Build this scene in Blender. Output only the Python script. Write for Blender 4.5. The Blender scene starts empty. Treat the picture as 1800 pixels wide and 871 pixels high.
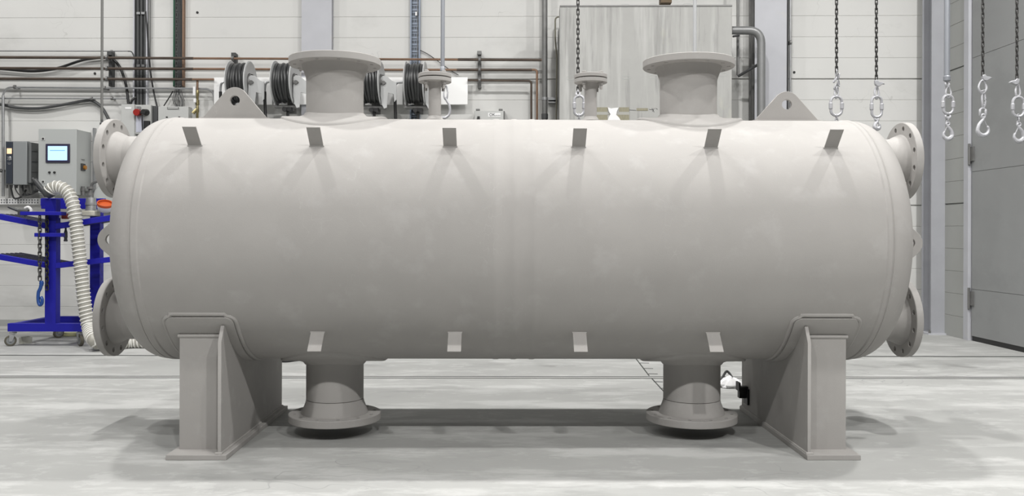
import bpy, bmesh, math, random
from mathutils import Vector, Matrix
random.seed(7)
PI = math.pi
SC = bpy.context.scene
COL = SC.collection

# ------------------------------------------------------------------ camera
CAMH, F, PY, YAW, ROLL = 1.518, 1532.65, 408.2, 0.0112, 0.0029
fwd = Vector((math.sin(YAW), math.cos(YAW), 0)); r0 = Vector((math.cos(YAW), -math.sin(YAW), 0)); u0 = Vector((0, 0, 1))
right = r0*math.cos(ROLL) + u0*math.sin(ROLL); upv = -r0*math.sin(ROLL) + u0*math.cos(ROLL)
cd = bpy.data.cameras.new('camera'); cam = bpy.data.objects.new('camera', cd); COL.objects.link(cam)
cd.sensor_fit = 'HORIZONTAL'; cd.sensor_width = 36; cd.lens = F/1800*36; cd.shift_y = -(435.5-PY)/1800
cd.clip_end = 100
M3 = Matrix((right, upv, -fwd)).transposed()
cam.matrix_world = Matrix.Translation((0, 0, CAMH)) @ M3.to_4x4()
SC.camera = cam

# ------------------------------------------------------------------ light
SC.view_settings.view_transform = 'Standard'; SC.view_settings.look = 'None'
SC.view_settings.exposure = 0.0; SC.view_settings.gamma = 1.0; SC.view_settings.use_curve_mapping = False
W = bpy.data.worlds.new('hall_light'); SC.world = W; W.use_nodes = True
W.node_tree.nodes['Background'].inputs[0].default_value = (0.96, 0.98, 1.0, 1)
W.node_tree.nodes['Background'].inputs[1].default_value = 0.012
def lamp(x, y, z, p, s=0.34, tilt=None):
    l = bpy.data.lights.new('high_bay_and_fill_light', 'AREA'); l.shape = 'DISK'; l.size = s; l.energy = p; l.color = (1, 0.985, 0.965)
    o = bpy.data.objects.new('high_bay_and_fill_light', l); COL.objects.link(o); o.location = (x, y, z)
    if tilt: o.rotation_euler = tilt
    return o
FRONT = ((-8.6, 0.55), (-3.5, 0.75), (1.4, 1.1), (5.9, 1.6)); BACK = ((-8.6, 0.9), (-3.5, 0.9), (1.4, 1.0), (5.9, 1.1))
for y, p, row in ((-2.3, 480, FRONT), (3.3, 165, FRONT), (7.6, 375, BACK)):
    for x, k in row:
        lamp(x, y, 9.0, p*k)
lamp(-8.6, 11.0, 9.0, 190)  # fill lamp added outside the rows to brighten the back wall at left

# ------------------------------------------------------------------ frames, pixel helpers
WORLD = (Vector((0, 0, 0)), 0.0)
WA = -0.0335
WALL = (Vector((0, 13.80, 0)), WA)
def ray(px, py): return right*((px-900)/F) + upv*((PY-py)/F) + fwd
def at(px, py, Y):
    d = ray(px, py); return Vector((0, 0, CAMH)) + d*(Y/d.y)
def wp(px, py, n=0.0):                      # point in wall coordinates (u, -n, z)
    d = ray(px, py); e = Vector((math.cos(WA), math.sin(WA), 0)); v = Vector((-math.sin(WA), math.cos(WA), 0))
    o = Vector((0, 0, CAMH)); t = ((WALL[0]-o).dot(v)-n)/d.dot(v); q = o+d*t-WALL[0]
    return Vector((q.dot(e), -n, q.z))

# ------------------------------------------------------------------ mesh building
class MB:
    def __init__(s): s.v = []; s.f = []; s.mi = []; s.m = 0
    def add(s, vs, fs):
        b = len(s.v); s.v += [tuple(x) for x in vs]; s.f += [tuple(i+b for i in f) for f in fs]; s.mi += [s.m]*len(fs); return s
    def box(s, x0, x1, y0, y1, z0, z1):
        v = [(x, y, z) for x in (x0, x1) for y in (y0, y1) for z in (z0, z1)]
        return s.add(v, [(0,1,3,2),(4,6,7,5),(0,4,5,1),(2,3,7,6),(0,2,6,4),(1,5,7,3)])
    def rings(s, rs, cap=True, closed=False):
        n = len(rs[0]); v = [p for r in rs for p in r]; f = []
        m = len(rs)
        for i in range(m if closed else m-1):
            a, b = i*n, ((i+1) % m)*n
            for j in range(n): f.append((a+j, a+(j+1) % n, b+(j+1) % n, b+j))
        if cap and not closed: f.append(tuple(range(n))[::-1]); f.append(tuple((m-1)*n+j for j in range(n)))
        return s.add(v, f)
    def lathe(s, prof, c=(0,0,0), axis='Z', n=32, cap=True):      # prof: (along, radius)
        rs = []
        for a, r in prof:
            ring = []
            for j in range(n):
                t = 2*PI*j/n; p, q = r*math.cos(t), r*math.sin(t)
                if axis == 'Z': ring.append((c[0]+p, c[1]+q, c[2]+a))
                elif axis == 'X': ring.append((c[0]+a, c[1]+p, c[2]+q))
                else: ring.append((c[0]+q, c[1]+a, c[2]+p))
            rs.append(ring)
        return s.rings(rs, cap)
    def ring_lathe(s, prof, c=(0,0,0), axis='Z', n=32):            # closed profile
        rs = []
        for a, r in prof:
            ring = []
            for j in range(n):
                t = 2*PI*j/n; p, q = r*math.cos(t), r*math.sin(t)
                ring.append({'Z': (c[0]+p, c[1]+q, c[2]+a), 'X': (c[0]+a, c[1]+p, c[2]+q), 'Y': (c[0]+q, c[1]+a, c[2]+p)}[axis])
            rs.append(ring)
        return s.rings(rs, False, True)
    def tube(s, pts, r, n=10, closed=False, cap=True):
        pts = [Vector(p) for p in pts]; m = len(pts); rs = []; prev = None
        for i, p in enumerate(pts):
            if closed: d = pts[(i+1) % m]-pts[i-1]
            else: d = pts[min(i+1, m-1)]-pts[max(i-1, 0)]
            d.normalize()
            if prev is None:
                a = Vector((0,0,1)) if abs(d.z) < 0.9 else Vector((1,0,0)); nrm = (a-d*a.dot(d)).normalized()
            else: nrm = (prev-d*prev.dot(d)).normalized()
            prev = nrm; b = d.cross(nrm); rr = r[i] if isinstance(r, (list, tuple)) else r
            rs.append([p+(nrm*math.cos(2*PI*j/n)+b*math.sin(2*PI*j/n))*rr for j in range(n)])
        return s.rings(rs, cap, closed)
    def prism(s, poly, a0, a1, plane='XZ'):                        # poly in plane, extruded along the third axis
        def P(p, a):
            return {'XZ': (p[0], a, p[1]), 'YZ': (a, p[0], p[1]), 'XY': (p[0], p[1], a)}[plane]
        n = len(poly); v = [P(p, a0) for p in poly]+[P(p, a1) for p in poly]
        f = [tuple(range(n)), tuple(range(2*n-1, n-1, -1))]+[(i, i+n, (i+1) % n+n, (i+1) % n) for i in range(n)]
        return s.add(v, f)
def smooth_path(pts, k=8):
    pts = [Vector(p) for p in pts]; out = []
    for i in range(len(pts)-1):
        p0 = pts[max(i-1, 0)]; p1 = pts[i]; p2 = pts[i+1]; p3 = pts[min(i+2, len(pts)-1)]
        for j in range(k):
            t = j/k
            out.append(0.5*((2*p1)+(p2-p0)*t+(2*p0-5*p1+4*p2-p3)*t*t+(3*p1-p0-3*p2+p3)*t**3))
    out.append(pts[-1]); return out
def bend_path(pts, r, k=6):                                        # straight runs with rounded corners
    pts = [Vector(p) for p in pts]; out = [pts[0]]
    for i in range(1, len(pts)-1):
        a = (pts[i-1]-pts[i]).normalized(); b = (pts[i+1]-pts[i]).normalized()
        p, q = pts[i]+a*r, pts[i]+b*r
        for j in range(k+1):
            t = j/k; out.append(p*(1-t)**2+pts[i]*2*t*(1-t)+q*t*t)
    out.append(pts[-1]); return out

def mesh_of(mb, name, mats, off=Vector((0,0,0)), ang=35):
    me = bpy.data.meshes.new(name)
    me.from_pydata([Vector(p)-off for p in mb.v], [], mb.f)
    bm = bmesh.new(); bm.from_mesh(me); bmesh.ops.recalc_face_normals(bm, faces=bm.faces); bm.to_mesh(me); bm.free()
    for m in (mats if isinstance(mats, (list, tuple)) else [mats]): me.materials.append(m)
    if any(mb.mi):
        for p, i in zip(me.polygons, mb.mi): p.material_index = i
    me.shade_smooth(); me.set_sharp_from_angle(angle=math.radians(ang))
    return me
def cut(me, cutter):                                               # subtract a cutter mesh and keep the result as plain mesh data
    mc = mesh_of(cutter, 'cut', [])
    a = bpy.data.objects.new('a', me); b = bpy.data.objects.new('b', mc); COL.objects.link(a); COL.objects.link(b)
    md = a.modifiers.new('b', 'BOOLEAN'); md.object = b; md.operation = 'DIFFERENCE'; md.solver = 'EXACT'
    dg = bpy.context.evaluated_depsgraph_get(); dg.update()
    new = bpy.data.meshes.new_from_object(a.evaluated_get(dg)); name = me.name
    bpy.data.objects.remove(a); bpy.data.objects.remove(b); bpy.data.meshes.remove(me); bpy.data.meshes.remove(mc)
    new.name = name; new.shade_smooth(); new.set_sharp_from_angle(angle=math.radians(35))
    return new
class Thing:
    def __init__(s, name, label, cat, anchor, frame=WORLD, group=None, ob=None):
        s.a = Vector(anchor); s.frame = frame
        s.o = ob or bpy.data.objects.new(name, None)
        if ob is None: COL.objects.link(s.o); s.o.empty_display_size = 0.1
        s.o.location = frame[0]+Matrix.Rotation(frame[1], 3, 'Z') @ s.a; s.o.rotation_euler = (0, 0, frame[1])
        s.o['label'] = label; s.o['category'] = cat
        if group: s.o['group'] = group
    def part(s, name, mb, mat, parent=None, bevel=0, cutter=None, label=None, ang=35):
        me = mesh_of(mb, name, mat, Vector((0,0,0)) if cutter else s.a, ang)
        if cutter:
            me = cut(me, cutter)
            for v in me.vertices: v.co -= s.a
        o = bpy.data.objects.new(name, me); COL.objects.link(o); o.parent = parent or s.o
        if bevel: bev(o, bevel)
        if label: o['label'] = label
        return o
def bev(o, w):
    m = o.modifiers.new('bevel', 'BEVEL'); m.width = w; m.segments = 2; m.limit_method = 'ANGLE'; m.angle_limit = math.radians(40)
    m.harden_normals = False
def solo(name, label, cat, mb, mat, frame=WORLD, group=None, anchor=None, bevel=0, cutter=None, ang=35):
    if anchor is None:
        n = len(mb.v); anchor = Vector((sum(v[0] for v in mb.v)/n, sum(v[1] for v in mb.v)/n, min(v[2] for v in mb.v)))
    me = mesh_of(mb, name, mat, Vector((0,0,0)) if cutter else Vector(anchor), ang)
    if cutter:
        me = cut(me, cutter)
        for v in me.vertices: v.co -= Vector(anchor)
    o = bpy.data.objects.new(name, me); COL.objects.link(o)
    if bevel: bev(o, bevel)
    Thing(name, label, cat, anchor, frame, group, ob=o); return o
def struct(name, mb, mat, frame=WORLD):
    me = mesh_of(mb, name, mat); o = bpy.data.objects.new(name, me); COL.objects.link(o)
    o.location = frame[0]; o.rotation_euler = (0, 0, frame[1]); o['kind'] = 'structure'; return o
def copy_tree(t, anchor, label):
    def cp(o, par):
        c = o.copy(); COL.objects.link(c); c.parent = par
        for ch in [x for x in bpy.data.objects if x.parent == o]: cp(ch, c)
        return c
    c = cp(t.o, None); c.location = t.frame[0]+Matrix.Rotation(t.frame[1], 3, 'Z') @ Vector(anchor); c['label'] = label
    return c

# ------------------------------------------------------------------ materials
def mat(name, col, rough=0.5, metal=0.0, emit=None, vary=0.0, scale=8.0, bump=0.0, bscale=60.0, stretch=(1,1,1), coat=0.0, col2=None, c2at=(0.5, 0.7), alpha=1.0, trans=0.0):
    K = 0.66 if not emit else 1.0; col = tuple(c*K for c in col); col2 = tuple(c*K for c in col2) if col2 else None
    m = bpy.data.materials.new(name); m.use_nodes = True; nt = m.node_tree; N = nt.nodes; L = nt.links; b = N['Principled BSDF']
    b.inputs['Roughness'].default_value = rough; b.inputs['Metallic'].default_value = metal
    b.inputs['Base Color'].default_value = (*col, 1)
    if trans: b.inputs['Transmission Weight'].default_value = trans
    if alpha < 1: b.inputs['Alpha'].default_value = alpha
    if emit: b.inputs['Emission Color'].default_value = (*emit[0], 1); b.inputs['Emission Strength'].default_value = emit[1]
    if vary or bump or col2:
        tc = N.new('ShaderNodeTexCoord'); mp = N.new('ShaderNodeMapping'); mp.inputs['Scale'].default_value = stretch
        L.new(tc.outputs['Object'], mp.inputs['Vector'])
        n = N.new('ShaderNodeTexNoise'); n.inputs['Scale'].default_value = scale; n.inputs['Detail'].default_value = 6; n.inputs['Roughness'].default_value = 0.6
        L.new(mp.outputs[0], n.inputs['Vector'])
        r = N.new('ShaderNodeValToRGB'); r.color_ramp.elements[0].position = c2at[0] if col2 else 0.3; r.color_ramp.elements[1].position = c2at[1] if col2 else 0.7
        c2 = col2 if col2 else tuple(min(1, c*(1+vary)) for c in col); c1 = col if col2 else tuple(c*(1-vary) for c in col)
        r.color_ramp.elements[0].color = (*c1, 1); r.color_ramp.elements[1].color = (*c2, 1)
        L.new(n.outputs['Fac'], r.inputs['Fac']); L.new(r.outputs['Color'], b.inputs['Base Color'])
        if bump:
            n2 = N.new('ShaderNodeTexNoise'); n2.inputs['Scale'].default_value = bscale; n2.inputs['Detail'].default_value = 4
            L.new(tc.outputs['Object'], n2.inputs['Vector'])
            bp = N.new('ShaderNodeBump'); bp.inputs['Strength'].default_value = bump; bp.inputs['Distance'].default_value = 0.01
            L.new(n2.outputs['Fac'], bp.inputs['Height']); L.new(bp.outputs[0], b.inputs['Normal'])
    return m
def mixin(m, col, thresh, width, scale, stretch, amount, seed=0.0, detail=5, rough=0.6, dist=0.0, zfade=None):
    """adds a stain / scratch layer of its own shape to a material"""
    col = tuple(c*0.66 for c in col)
    nt = m.node_tree; N = nt.nodes; L = nt.links; b = N['Principled BSDF']; inp = b.inputs['Base Color']
    tc = N.new('ShaderNodeTexCoord'); mp = N.new('ShaderNodeMapping'); mp.inputs['Scale'].default_value = stretch; mp.inputs['Location'].default_value = (seed, seed*1.7, seed*0.6)
    L.new(tc.outputs['Object'], mp.inputs['Vector'])
    n = N.new('ShaderNodeTexNoise'); n.inputs['Scale'].default_value = scale; n.inputs['Detail'].default_value = detail; n.inputs['Roughness'].default_value = rough; n.inputs['Distortion'].default_value = dist
    L.new(mp.outputs[0], n.inputs['Vector'])
    r = N.new('ShaderNodeMapRange'); r.inputs['From Min'].default_value = thresh; r.inputs['From Max'].default_value = thresh+width; r.inputs['To Max'].default_value = amount
    L.new(n.outputs['Fac'], r.inputs['Value'])
    mx = N.new('ShaderNodeMix'); mx.data_type = 'RGBA'
    L.new(r.outputs[0], mx.inputs['Factor']); mx.inputs[7].default_value = (*col, 1)
    if inp.is_linked: L.new(inp.links[0].from_socket, mx.inputs[6])
    else: mx.inputs[6].default_value = inp.default_value
    L.new(mx.outputs[2], inp); return m
def veins(m, col, scale, stretch, width, amount, seed=0.0):
    """thin wandering scratch lines where a noise crosses its middle value"""
    col = tuple(c*0.66 for c in col)
    nt = m.node_tree; N = nt.nodes; L = nt.links; b = N['Principled BSDF']; inp = b.inputs['Base Color']
    tc = N.new('ShaderNodeTexCoord'); mp = N.new('ShaderNodeMapping'); mp.inputs['Scale'].default_value = stretch; mp.inputs['Location'].default_value = (seed, seed, seed)
    L.new(tc.outputs['Object'], mp.inputs['Vector'])
    n = N.new('ShaderNodeTexNoise'); n.inputs['Scale'].default_value = scale; n.inputs['Detail'].default_value = 2; L.new(mp.outputs[0], n.inputs['Vector'])
    s = N.new('ShaderNodeMath'); s.operation = 'SUBTRACT'; s.inputs[1].default_value = 0.5; L.new(n.outputs['Fac'], s.inputs[0])
    a = N.new('ShaderNodeMath'); a.operation = 'ABSOLUTE'; L.new(s.outputs[0], a.inputs[0])
    r = N.new('ShaderNodeMapRange'); r.inputs['From Min'].default_value = 0; r.inputs['From Max'].default_value = width; r.inputs['To Min'].default_value = amount; r.inputs['To Max'].default_value = 0
    L.new(a.outputs[0], r.inputs['Value'])
    n2 = N.new('ShaderNodeTexNoise'); n2.inputs['Scale'].default_value = scale*0.35; L.new(mp.outputs[0], n2.inputs['Vector'])
    r2 = N.new('ShaderNodeMapRange'); r2.inputs['From Min'].default_value = 0.55; r2.inputs['From Max'].default_value = 0.65; L.new(n2.outputs['Fac'], r2.inputs['Value'])
    mu = N.new('ShaderNodeMath'); mu.operation = 'MULTIPLY'; L.new(r.outputs[0], mu.inputs[0]); L.new(r2.outputs[0], mu.inputs[1])
    mx = N.new('ShaderNodeMix'); mx.data_type = 'RGBA'; L.new(mu.outputs[0], mx.inputs['Factor']); mx.inputs[7].default_value = (*col, 1)
    if inp.is_linked: L.new(inp.links[0].from_socket, mx.inputs[6])
    else: mx.inputs[6].default_value = inp.default_value
    L.new(mx.outputs[2], inp); return m

TANK = mat('primer_paint', (0.515, 0.498, 0.478), 0.8, vary=0.035, scale=3.0, bump=0.06, bscale=160)
mixin(TANK, (0.60, 0.585, 0.57), 0.55, 0.15, 5.0, (1, 1, 1), 0.5, 2.0)
veins(TANK, (0.78, 0.77, 0.75), 6.0, (1.6, 1, .7), 0.005, 0.22, 3.0)
FLOOR = mat('concrete_floor', (0.50, 0.505, 0.49), 0.7, vary=0.07, scale=0.9, bump=0.05, bscale=40)
mixin(FLOOR, (0.72, 0.725, 0.71), 0.50, 0.10, 1.6, (0.5, 1.6, 1), 0.6, 4.0, 10, 0.7)
mixin(FLOOR, (0.74, 0.745, 0.73), 0.56, 0.06, 3.0, (1, 1.3, 1), 0.3, 14.0, 10, 0.7)
mixin(FLOOR, (0.30, 0.31, 0.30), 0.58, 0.14, 2.2, (0.6, 1.4, 1), 0.35, 9.0, 8)
veins(FLOOR, (0.25, 0.26, 0.25), 1.3, (1, 1.2, 1), 0.004, 0.5, 5.0)
FLOOR.node_tree.nodes['Principled BSDF'].inputs['Specular IOR Level'].default_value = 0.2
GROOVE = mat('floor_groove', (0.06, 0.065, 0.06), 0.8)
STRIP = mat('floor_strip', (0.62, 0.62, 0.60), 0.5, vary=0.1, scale=5)
WALLM = mat('wall_panel', (0.88, 0.88, 0.855), 0.6, vary=0.03, scale=0.8)
mixin(WALLM, (0.50, 0.50, 0.48), 0.55, 0.18, 1.1, (0.7, 1, 1.2), 0.35, 1.0, 8)
mixin(WALLM, (0.86, 0.86, 0.85), 0.60, 0.1, 6.0, (1.2, 1, 0.25), 0.35, 7.0, 6)
veins(WALLM, (0.35, 0.35, 0.33), 2.4, (1, 1, 1), 0.004, 0.35, 2.0)
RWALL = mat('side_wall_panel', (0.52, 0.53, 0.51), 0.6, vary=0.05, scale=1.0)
GAP = mat('panel_joint', (0.10, 0.10, 0.10), 0.9)
DOORM = mat('door_paint', (0.40, 0.41, 0.41), 0.55, vary=0.05, scale=1.2)
mixin(DOORM, (0.33, 0.34, 0.34), 0.5, 0.15, 2.0, (1, 0.6, 1), 0.5, 3.0)
COLM = mat('column_paint', (0.66, 0.67, 0.715), 0.5, vary=0.04, scale=2.5)
mixin(COLM, (0.70, 0.70, 0.70), 0.62, 0.08, 3.0, (1, 1, 1.5), 0.6, 6.0)
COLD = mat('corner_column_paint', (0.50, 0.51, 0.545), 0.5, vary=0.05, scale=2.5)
BOOTH = mat('stained_steel', (0.52, 0.52, 0.50), 0.6, vary=0.08, scale=1.4)
mixin(BOOTH, (0.72, 0.72, 0.70), 0.5, 0.2, 5.0, (2.0, 1, 0.12), 0.7, 1.0, 8)
mixin(BOOTH, (0.28, 0.28, 0.27), 0.55, 0.10, 7.0, (1.6, 1, 0.10), 0.45, 4.0, 8)
mixin(BOOTH, (0.80, 0.78, 0.60), 0.60, 0.1, 1.3, (1, 1, 0.6), 0.35, 12.0)
COPPER = mat('copper_pipe', (0.33, 0.205, 0.135), 0.45, 0.4, vary=0.25, scale=3.0, stretch=(1, 1, 1))
DCOPPER = mat('tarnished_pipe', (0.13, 0.10, 0.08), 0.5, 0.5, vary=0.3, scale=3.0)
GALV = mat('galvanised_steel', (0.55, 0.56, 0.57), 0.35, 0.6, vary=0.12, scale=9)
DGALV = mat('dull_steel', (0.26, 0.26, 0.255), 0.45, 0.4, vary=0.15, scale=6)
BLACK = mat('black_rubber', (0.02, 0.02, 0.021), 0.5)
DGREY = mat('dark_grey', (0.075, 0.078, 0.08), 0.55)
HOSEM = mat('reel_hose', (0.055, 0.057, 0.058), 0.35)
MGREY = mat('mid_grey_plastic', (0.27, 0.285, 0.29), 0.5)
LGREY = mat('cabinet_grey', (0.62, 0.645, 0.63), 0.45)
LGREY2 = mat('box_grey', (0.70, 0.71, 0.69), 0.5)
WHITE = mat('white_board', (1.28, 1.28, 1.27), 0.5)
REELM = mat('reel_paint', (0.68, 0.69, 0.69), 0.4)
BLUE = mat('blue_paint', (0.004, 0.004, 0.42), 0.55)
HOOKB = mat('blue_hook_paint', (0.02, 0.09, 0.36), 0.35)
RED = mat('red_plastic', (0.40, 0.02, 0.015), 0.4)
ORANGE = mat('orange_plastic', (0.72, 0.13, 0.03), 0.45)
GREEN = mat('green_edge', (0.01, 0.10, 0.05), 0.5)
CHAINM = mat('chain_steel', (0.10, 0.098, 0.095), 0.45, 0.5, vary=0.3, scale=30)
ZINC = mat('zinc_steel', (0.62, 0.625, 0.655), 0.45, 0.25, vary=0.12, scale=30)
BRASS = mat('brass_fitting', (0.42, 0.36, 0.18), 0.35, 0.7)
TAPE = mat('tan_tape', (0.36, 0.34, 0.24), 0.6, vary=0.15, scale=12, stretch=(6, 1, 1))
PAPER = mat('white_paper', (1.15, 1.15, 1.15), 0.7)
TRAY = mat('blue_grey_tray', (0.36, 0.42, 0.52), 0.45, 0.2)
SCREEN = mat('lit_screen', (0.35, 0.55, 0.85), 0.3, emit=((0.50, 0.72, 1.0), 0.75))
SCREENB = mat('lit_screen_bar', (0.1, 0.3, 0.6), 0.3, emit=((0.16, 0.42, 0.8), 0.5))
AMBER = mat('lit_amber_display', (0.8, 0.5, 0.3), 0.3, emit=((1.0, 0.62, 0.38), 0.8))
BEZEL = mat('screen_bezel', (0.05, 0.045, 0.09), 0.4)
INK = mat('black_ink', (0.03, 0.03, 0.03), 0.7)
FLEX = mat('clear_hose', (0.60, 0.585, 0.52), 0.3, vary=0.1, scale=20, alpha=0.75)
RIBM = mat('hose_spiral', (0.98, 0.97, 0.92), 0.35)
TYRE = mat('caster_tyre', (0.13, 0.12, 0.09), 0.6)
DOORD = mat('cart_deck', (0.03, 0.03, 0.06), 0.6)

# ------------------------------------------------------------------ room
fb = MB(); fb.box(-14, 6.8, -8, 14.6, -0.3, 0); struct('floor', fb, FLOOR)
g = MB(); g.box(-14, 6.66, 10.69, 10.74, 0, 0.003); struct('trim_1', g, GROOVE)
g = MB(); g.box(-14, 6.66, 9.155, 9.190, 0, 0.003); g.m = 1; g.box(-14, 6.66, 9.10, 9.155, 0, 0.002); g.m = 0; g.box(-14, 6.66, 9.075, 9.10, 0, 0.003)
struct('trim_2', g, [GROOVE, STRIP])
# gauge marks cut in the floor behind the vessel, a slanting joint with short ticks
g = MB()
a, b = at(1121, 631, 10).copy(), None
def fl(px, py):
    d = ray(px, py); return Vector((0, 0, CAMH))+d*(-CAMH/d.z)
def floor_line(g, p, q, w):
    p, q = fl(*p), fl(*q); d = (q-p).normalized(); n = Vector((-d.y, d.x, 0))*w/2
    g.add([p+n, q+n, q-n, p-n, p+n+Vector((0,0,.003)), q+n+Vector((0,0,.003)), q-n+Vector((0,0,.003)), p-n+Vector((0,0,.003))], [(0,1,2,3),(4,5,6,7),(0,1,5,4),(1,2,6,5),(2,3,7,6),(3,0,4,7)])
floor_line(g, (1118, 630), (1141, 660), 0.012); floor_line(g, (1145, 664), (1168, 689), 0.012)
for (x, y) in ((1125, 637.5), (1132, 647), (1140, 656.5), (1149, 670.5), (1160, 682)): floor_line(g, (x, y), (x+16, y+.4), 0.02)
struct('trim_3', g, GROOVE)

# back wall: ribbed sandwich panels, a dark joint every sixth rib
def ribbed(z_joint, z0, z1):
    pts = []; k0 = int((z0-z_joint)/0.33)-1
    prof = [(0.0, z0)]
    for k in range(k0, 40):
        z = z_joint+0.33*k
        if z <= z0+0.02 or z >= z1-0.02: continue
        if k % 6 == 0: prof += [(0, z-0.011), (0.03, z-0.009), (0.03, z+0.009), (0, z+0.011)]
        else: prof += [(0, z-0.006), (0.007, z), (0, z+0.006)]
    prof.append((0, z1)); return prof
pr = ribbed(1.96, 0, 9.5)
def wall_mesh(prof, a0, a1, fn):
    m = MB()
    for i in range(len(prof)-1):
        (d0, z0), (d1, z1) = prof[i], prof[i+1]
        m.add([fn(a0, d0, z0), fn(a1, d0, z0), fn(a1, d1, z1), fn(a0, d1, z1)], [(0,1,2,3)])
    m.add([fn(a0, .12, 0), fn(a1, .12, 0), fn(a1, .12, 9.5), fn(a0, .12, 9.5)], [(0,1,2,3)])
    return m
struct('wall_back', wall_mesh(pr, -12.5, 6.80, lambda a, d, z: (a, d, z)), WALLM, WALL)
g = MB(); g.box(-12.5, 6.66, -0.015, 0.0, 0, 0.10); struct('baseboard_back', g, RWALL, WALL)
RX = 6.66
struct('wall_right', wall_mesh(pr, 12.48, 13.62, lambda a, d, z: (RX+d, a, z)), RWALL)
g = MB(); g.box(RX-0.02, RX+0.12, 12.36, 12.48, 0, 9.5); struct('door_frame', g, COLM); 
g = MB(); g.box(RX-0.01, RX+0.12, 7.4, 12.36, 5.60, 9.5) ; struct('wall_right_upper', g, RWALL)
# big hinged door leaf in the right wall
dr = MB(); 
for z0, z1 in ((0.07, 0.73), (0.736, 2.395), (2.401, 4.01), (4.016, 5.58)): dr.box(RX+0.02, RX+0.10, 7.45, 12.33, z0, z1)
dr.box(RX+0.03, RX+0.09, 7.45, 12.33, 0.07, 5.58)
d1 = struct('door_1', dr, DOORM)
g = MB(); g.box(RX+0.03, RX+0.09, 7.45, 12.33, 0.0, 0.068); o = struct('door_seal', g, BLACK); o.parent = d1
for z in (0.45, 2.5):
    g = MB(); g.lathe([(0, .018), (.30, .018)], (RX-0.012, 12.345, z), n=12); g.box(RX-0.004, RX+0.022, 12.26, 12.34, z+.05, z+.25)
    o = struct('door_hinge', g, DGALV); o.parent = d1

# columns (rolled I sections) of the hall
def i_column(name, u0, u1, n0, n1, z0, z1, label, frame=WALL, base=False):
    m = MB(); t = 0.022; c = (u0+u1)/2
    m.prism([(u0, -n1), (u1, -n1), (u1, -n1+t), (c+t/2, -n1+t), (c+t/2, -n0-t), (u1, -n0-t), (u1, -n0), (u0, -n0), (u0, -n0-t), (c-t/2, -n0-t), (c-t/2, -n1+t), (u0, -n1+t)], z0, z1, 'XY')
    T = Thing(name, label, 'column', (c, -(n0+n1)/2, z0), frame)
    T.part('column_shaft', m, COLD if base else COLM)
    if base:
        b = MB(); b.box(u0-.06, u1+.06, -n1-.05, -n0+.02, z0, z0+.025); T.part('base_plate', b, COLM)
        for x in (u0-.03, u1+.03):
            k = MB(); k.lathe([(0, .018), (.03, .018), (.03, .010), (.055, .010)], (x, -n1-.02, z0+.025), n=8); T.part('anchor_bolt', k, DGALV)
    T.o['kind'] = 'structure'
    return T
a, b = wp(530, 50, .11), wp(583, 50, .11)
i_column('steel_column', a.x, b.x, 0.005, .11, 0, 9.4, 'grey steel column behind the left wide nozzle of the vessel')
a, b = wp(1327, 50, .30), wp(1383, 50, .30)
i_column('steel_column', a.x, b.x, 0.005, .30, 0, 9.4, 'wide grey steel column right of the stained steel panel')
a, b = wp(1637, 400, .53), wp(1665, 400, .53)
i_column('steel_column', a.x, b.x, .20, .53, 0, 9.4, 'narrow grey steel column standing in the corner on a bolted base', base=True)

# ------------------------------------------------------------------ THE VESSEL
R, TY, TZ = 0.9, 6.629, 1.468
V = Thing('pressure_vessel', 'large horizontal grey primed pressure vessel standing on two saddles', 'pressure vessel', (0.07, TY, 0))
def head(xs, sgn):
    rk, Rc = 0.18, 1.8; h = Rc-math.sqrt((Rc-rk)**2-(R-rk)**2); th = math.asin((R-rk)/(Rc-rk)); out = []
    for i in range(0, 13):
        t = (PI/2-th)*i/12; out.append((xs+sgn*rk*math.sin(t), R-rk+rk*math.cos(t)))
    for i in range(1, 19):
        t = th*(1-i/18); out.append((xs+sgn*(h-Rc+Rc*math.cos(t)), max(Rc*math.sin(t), 0.002)))
    return out
def band(x0, x1, h=0.0055, e=0.010): return [(x0, R), (x0+e, R+h), (x1-e, R+h), (x1, R)]
prof = head(-2.452, -1)[::-1]
prof += [(-2.447, R+0.002), (-2.443, R-0.002)]+band(-2.44, -2.385)
for c in (-0.048, 0.085, 0.219): prof += band(c-.025, c+.025, 0.0032)
prof += band(2.545, 2.588)+[(2.590, R-0.002), (2.595, R+0.002)]+head(2.60, 1)
m = MB(); m.lathe(prof, (0, TY, TZ), 'X', 160); shell = V.part('shell', m, TANK, ang=22)
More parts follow.
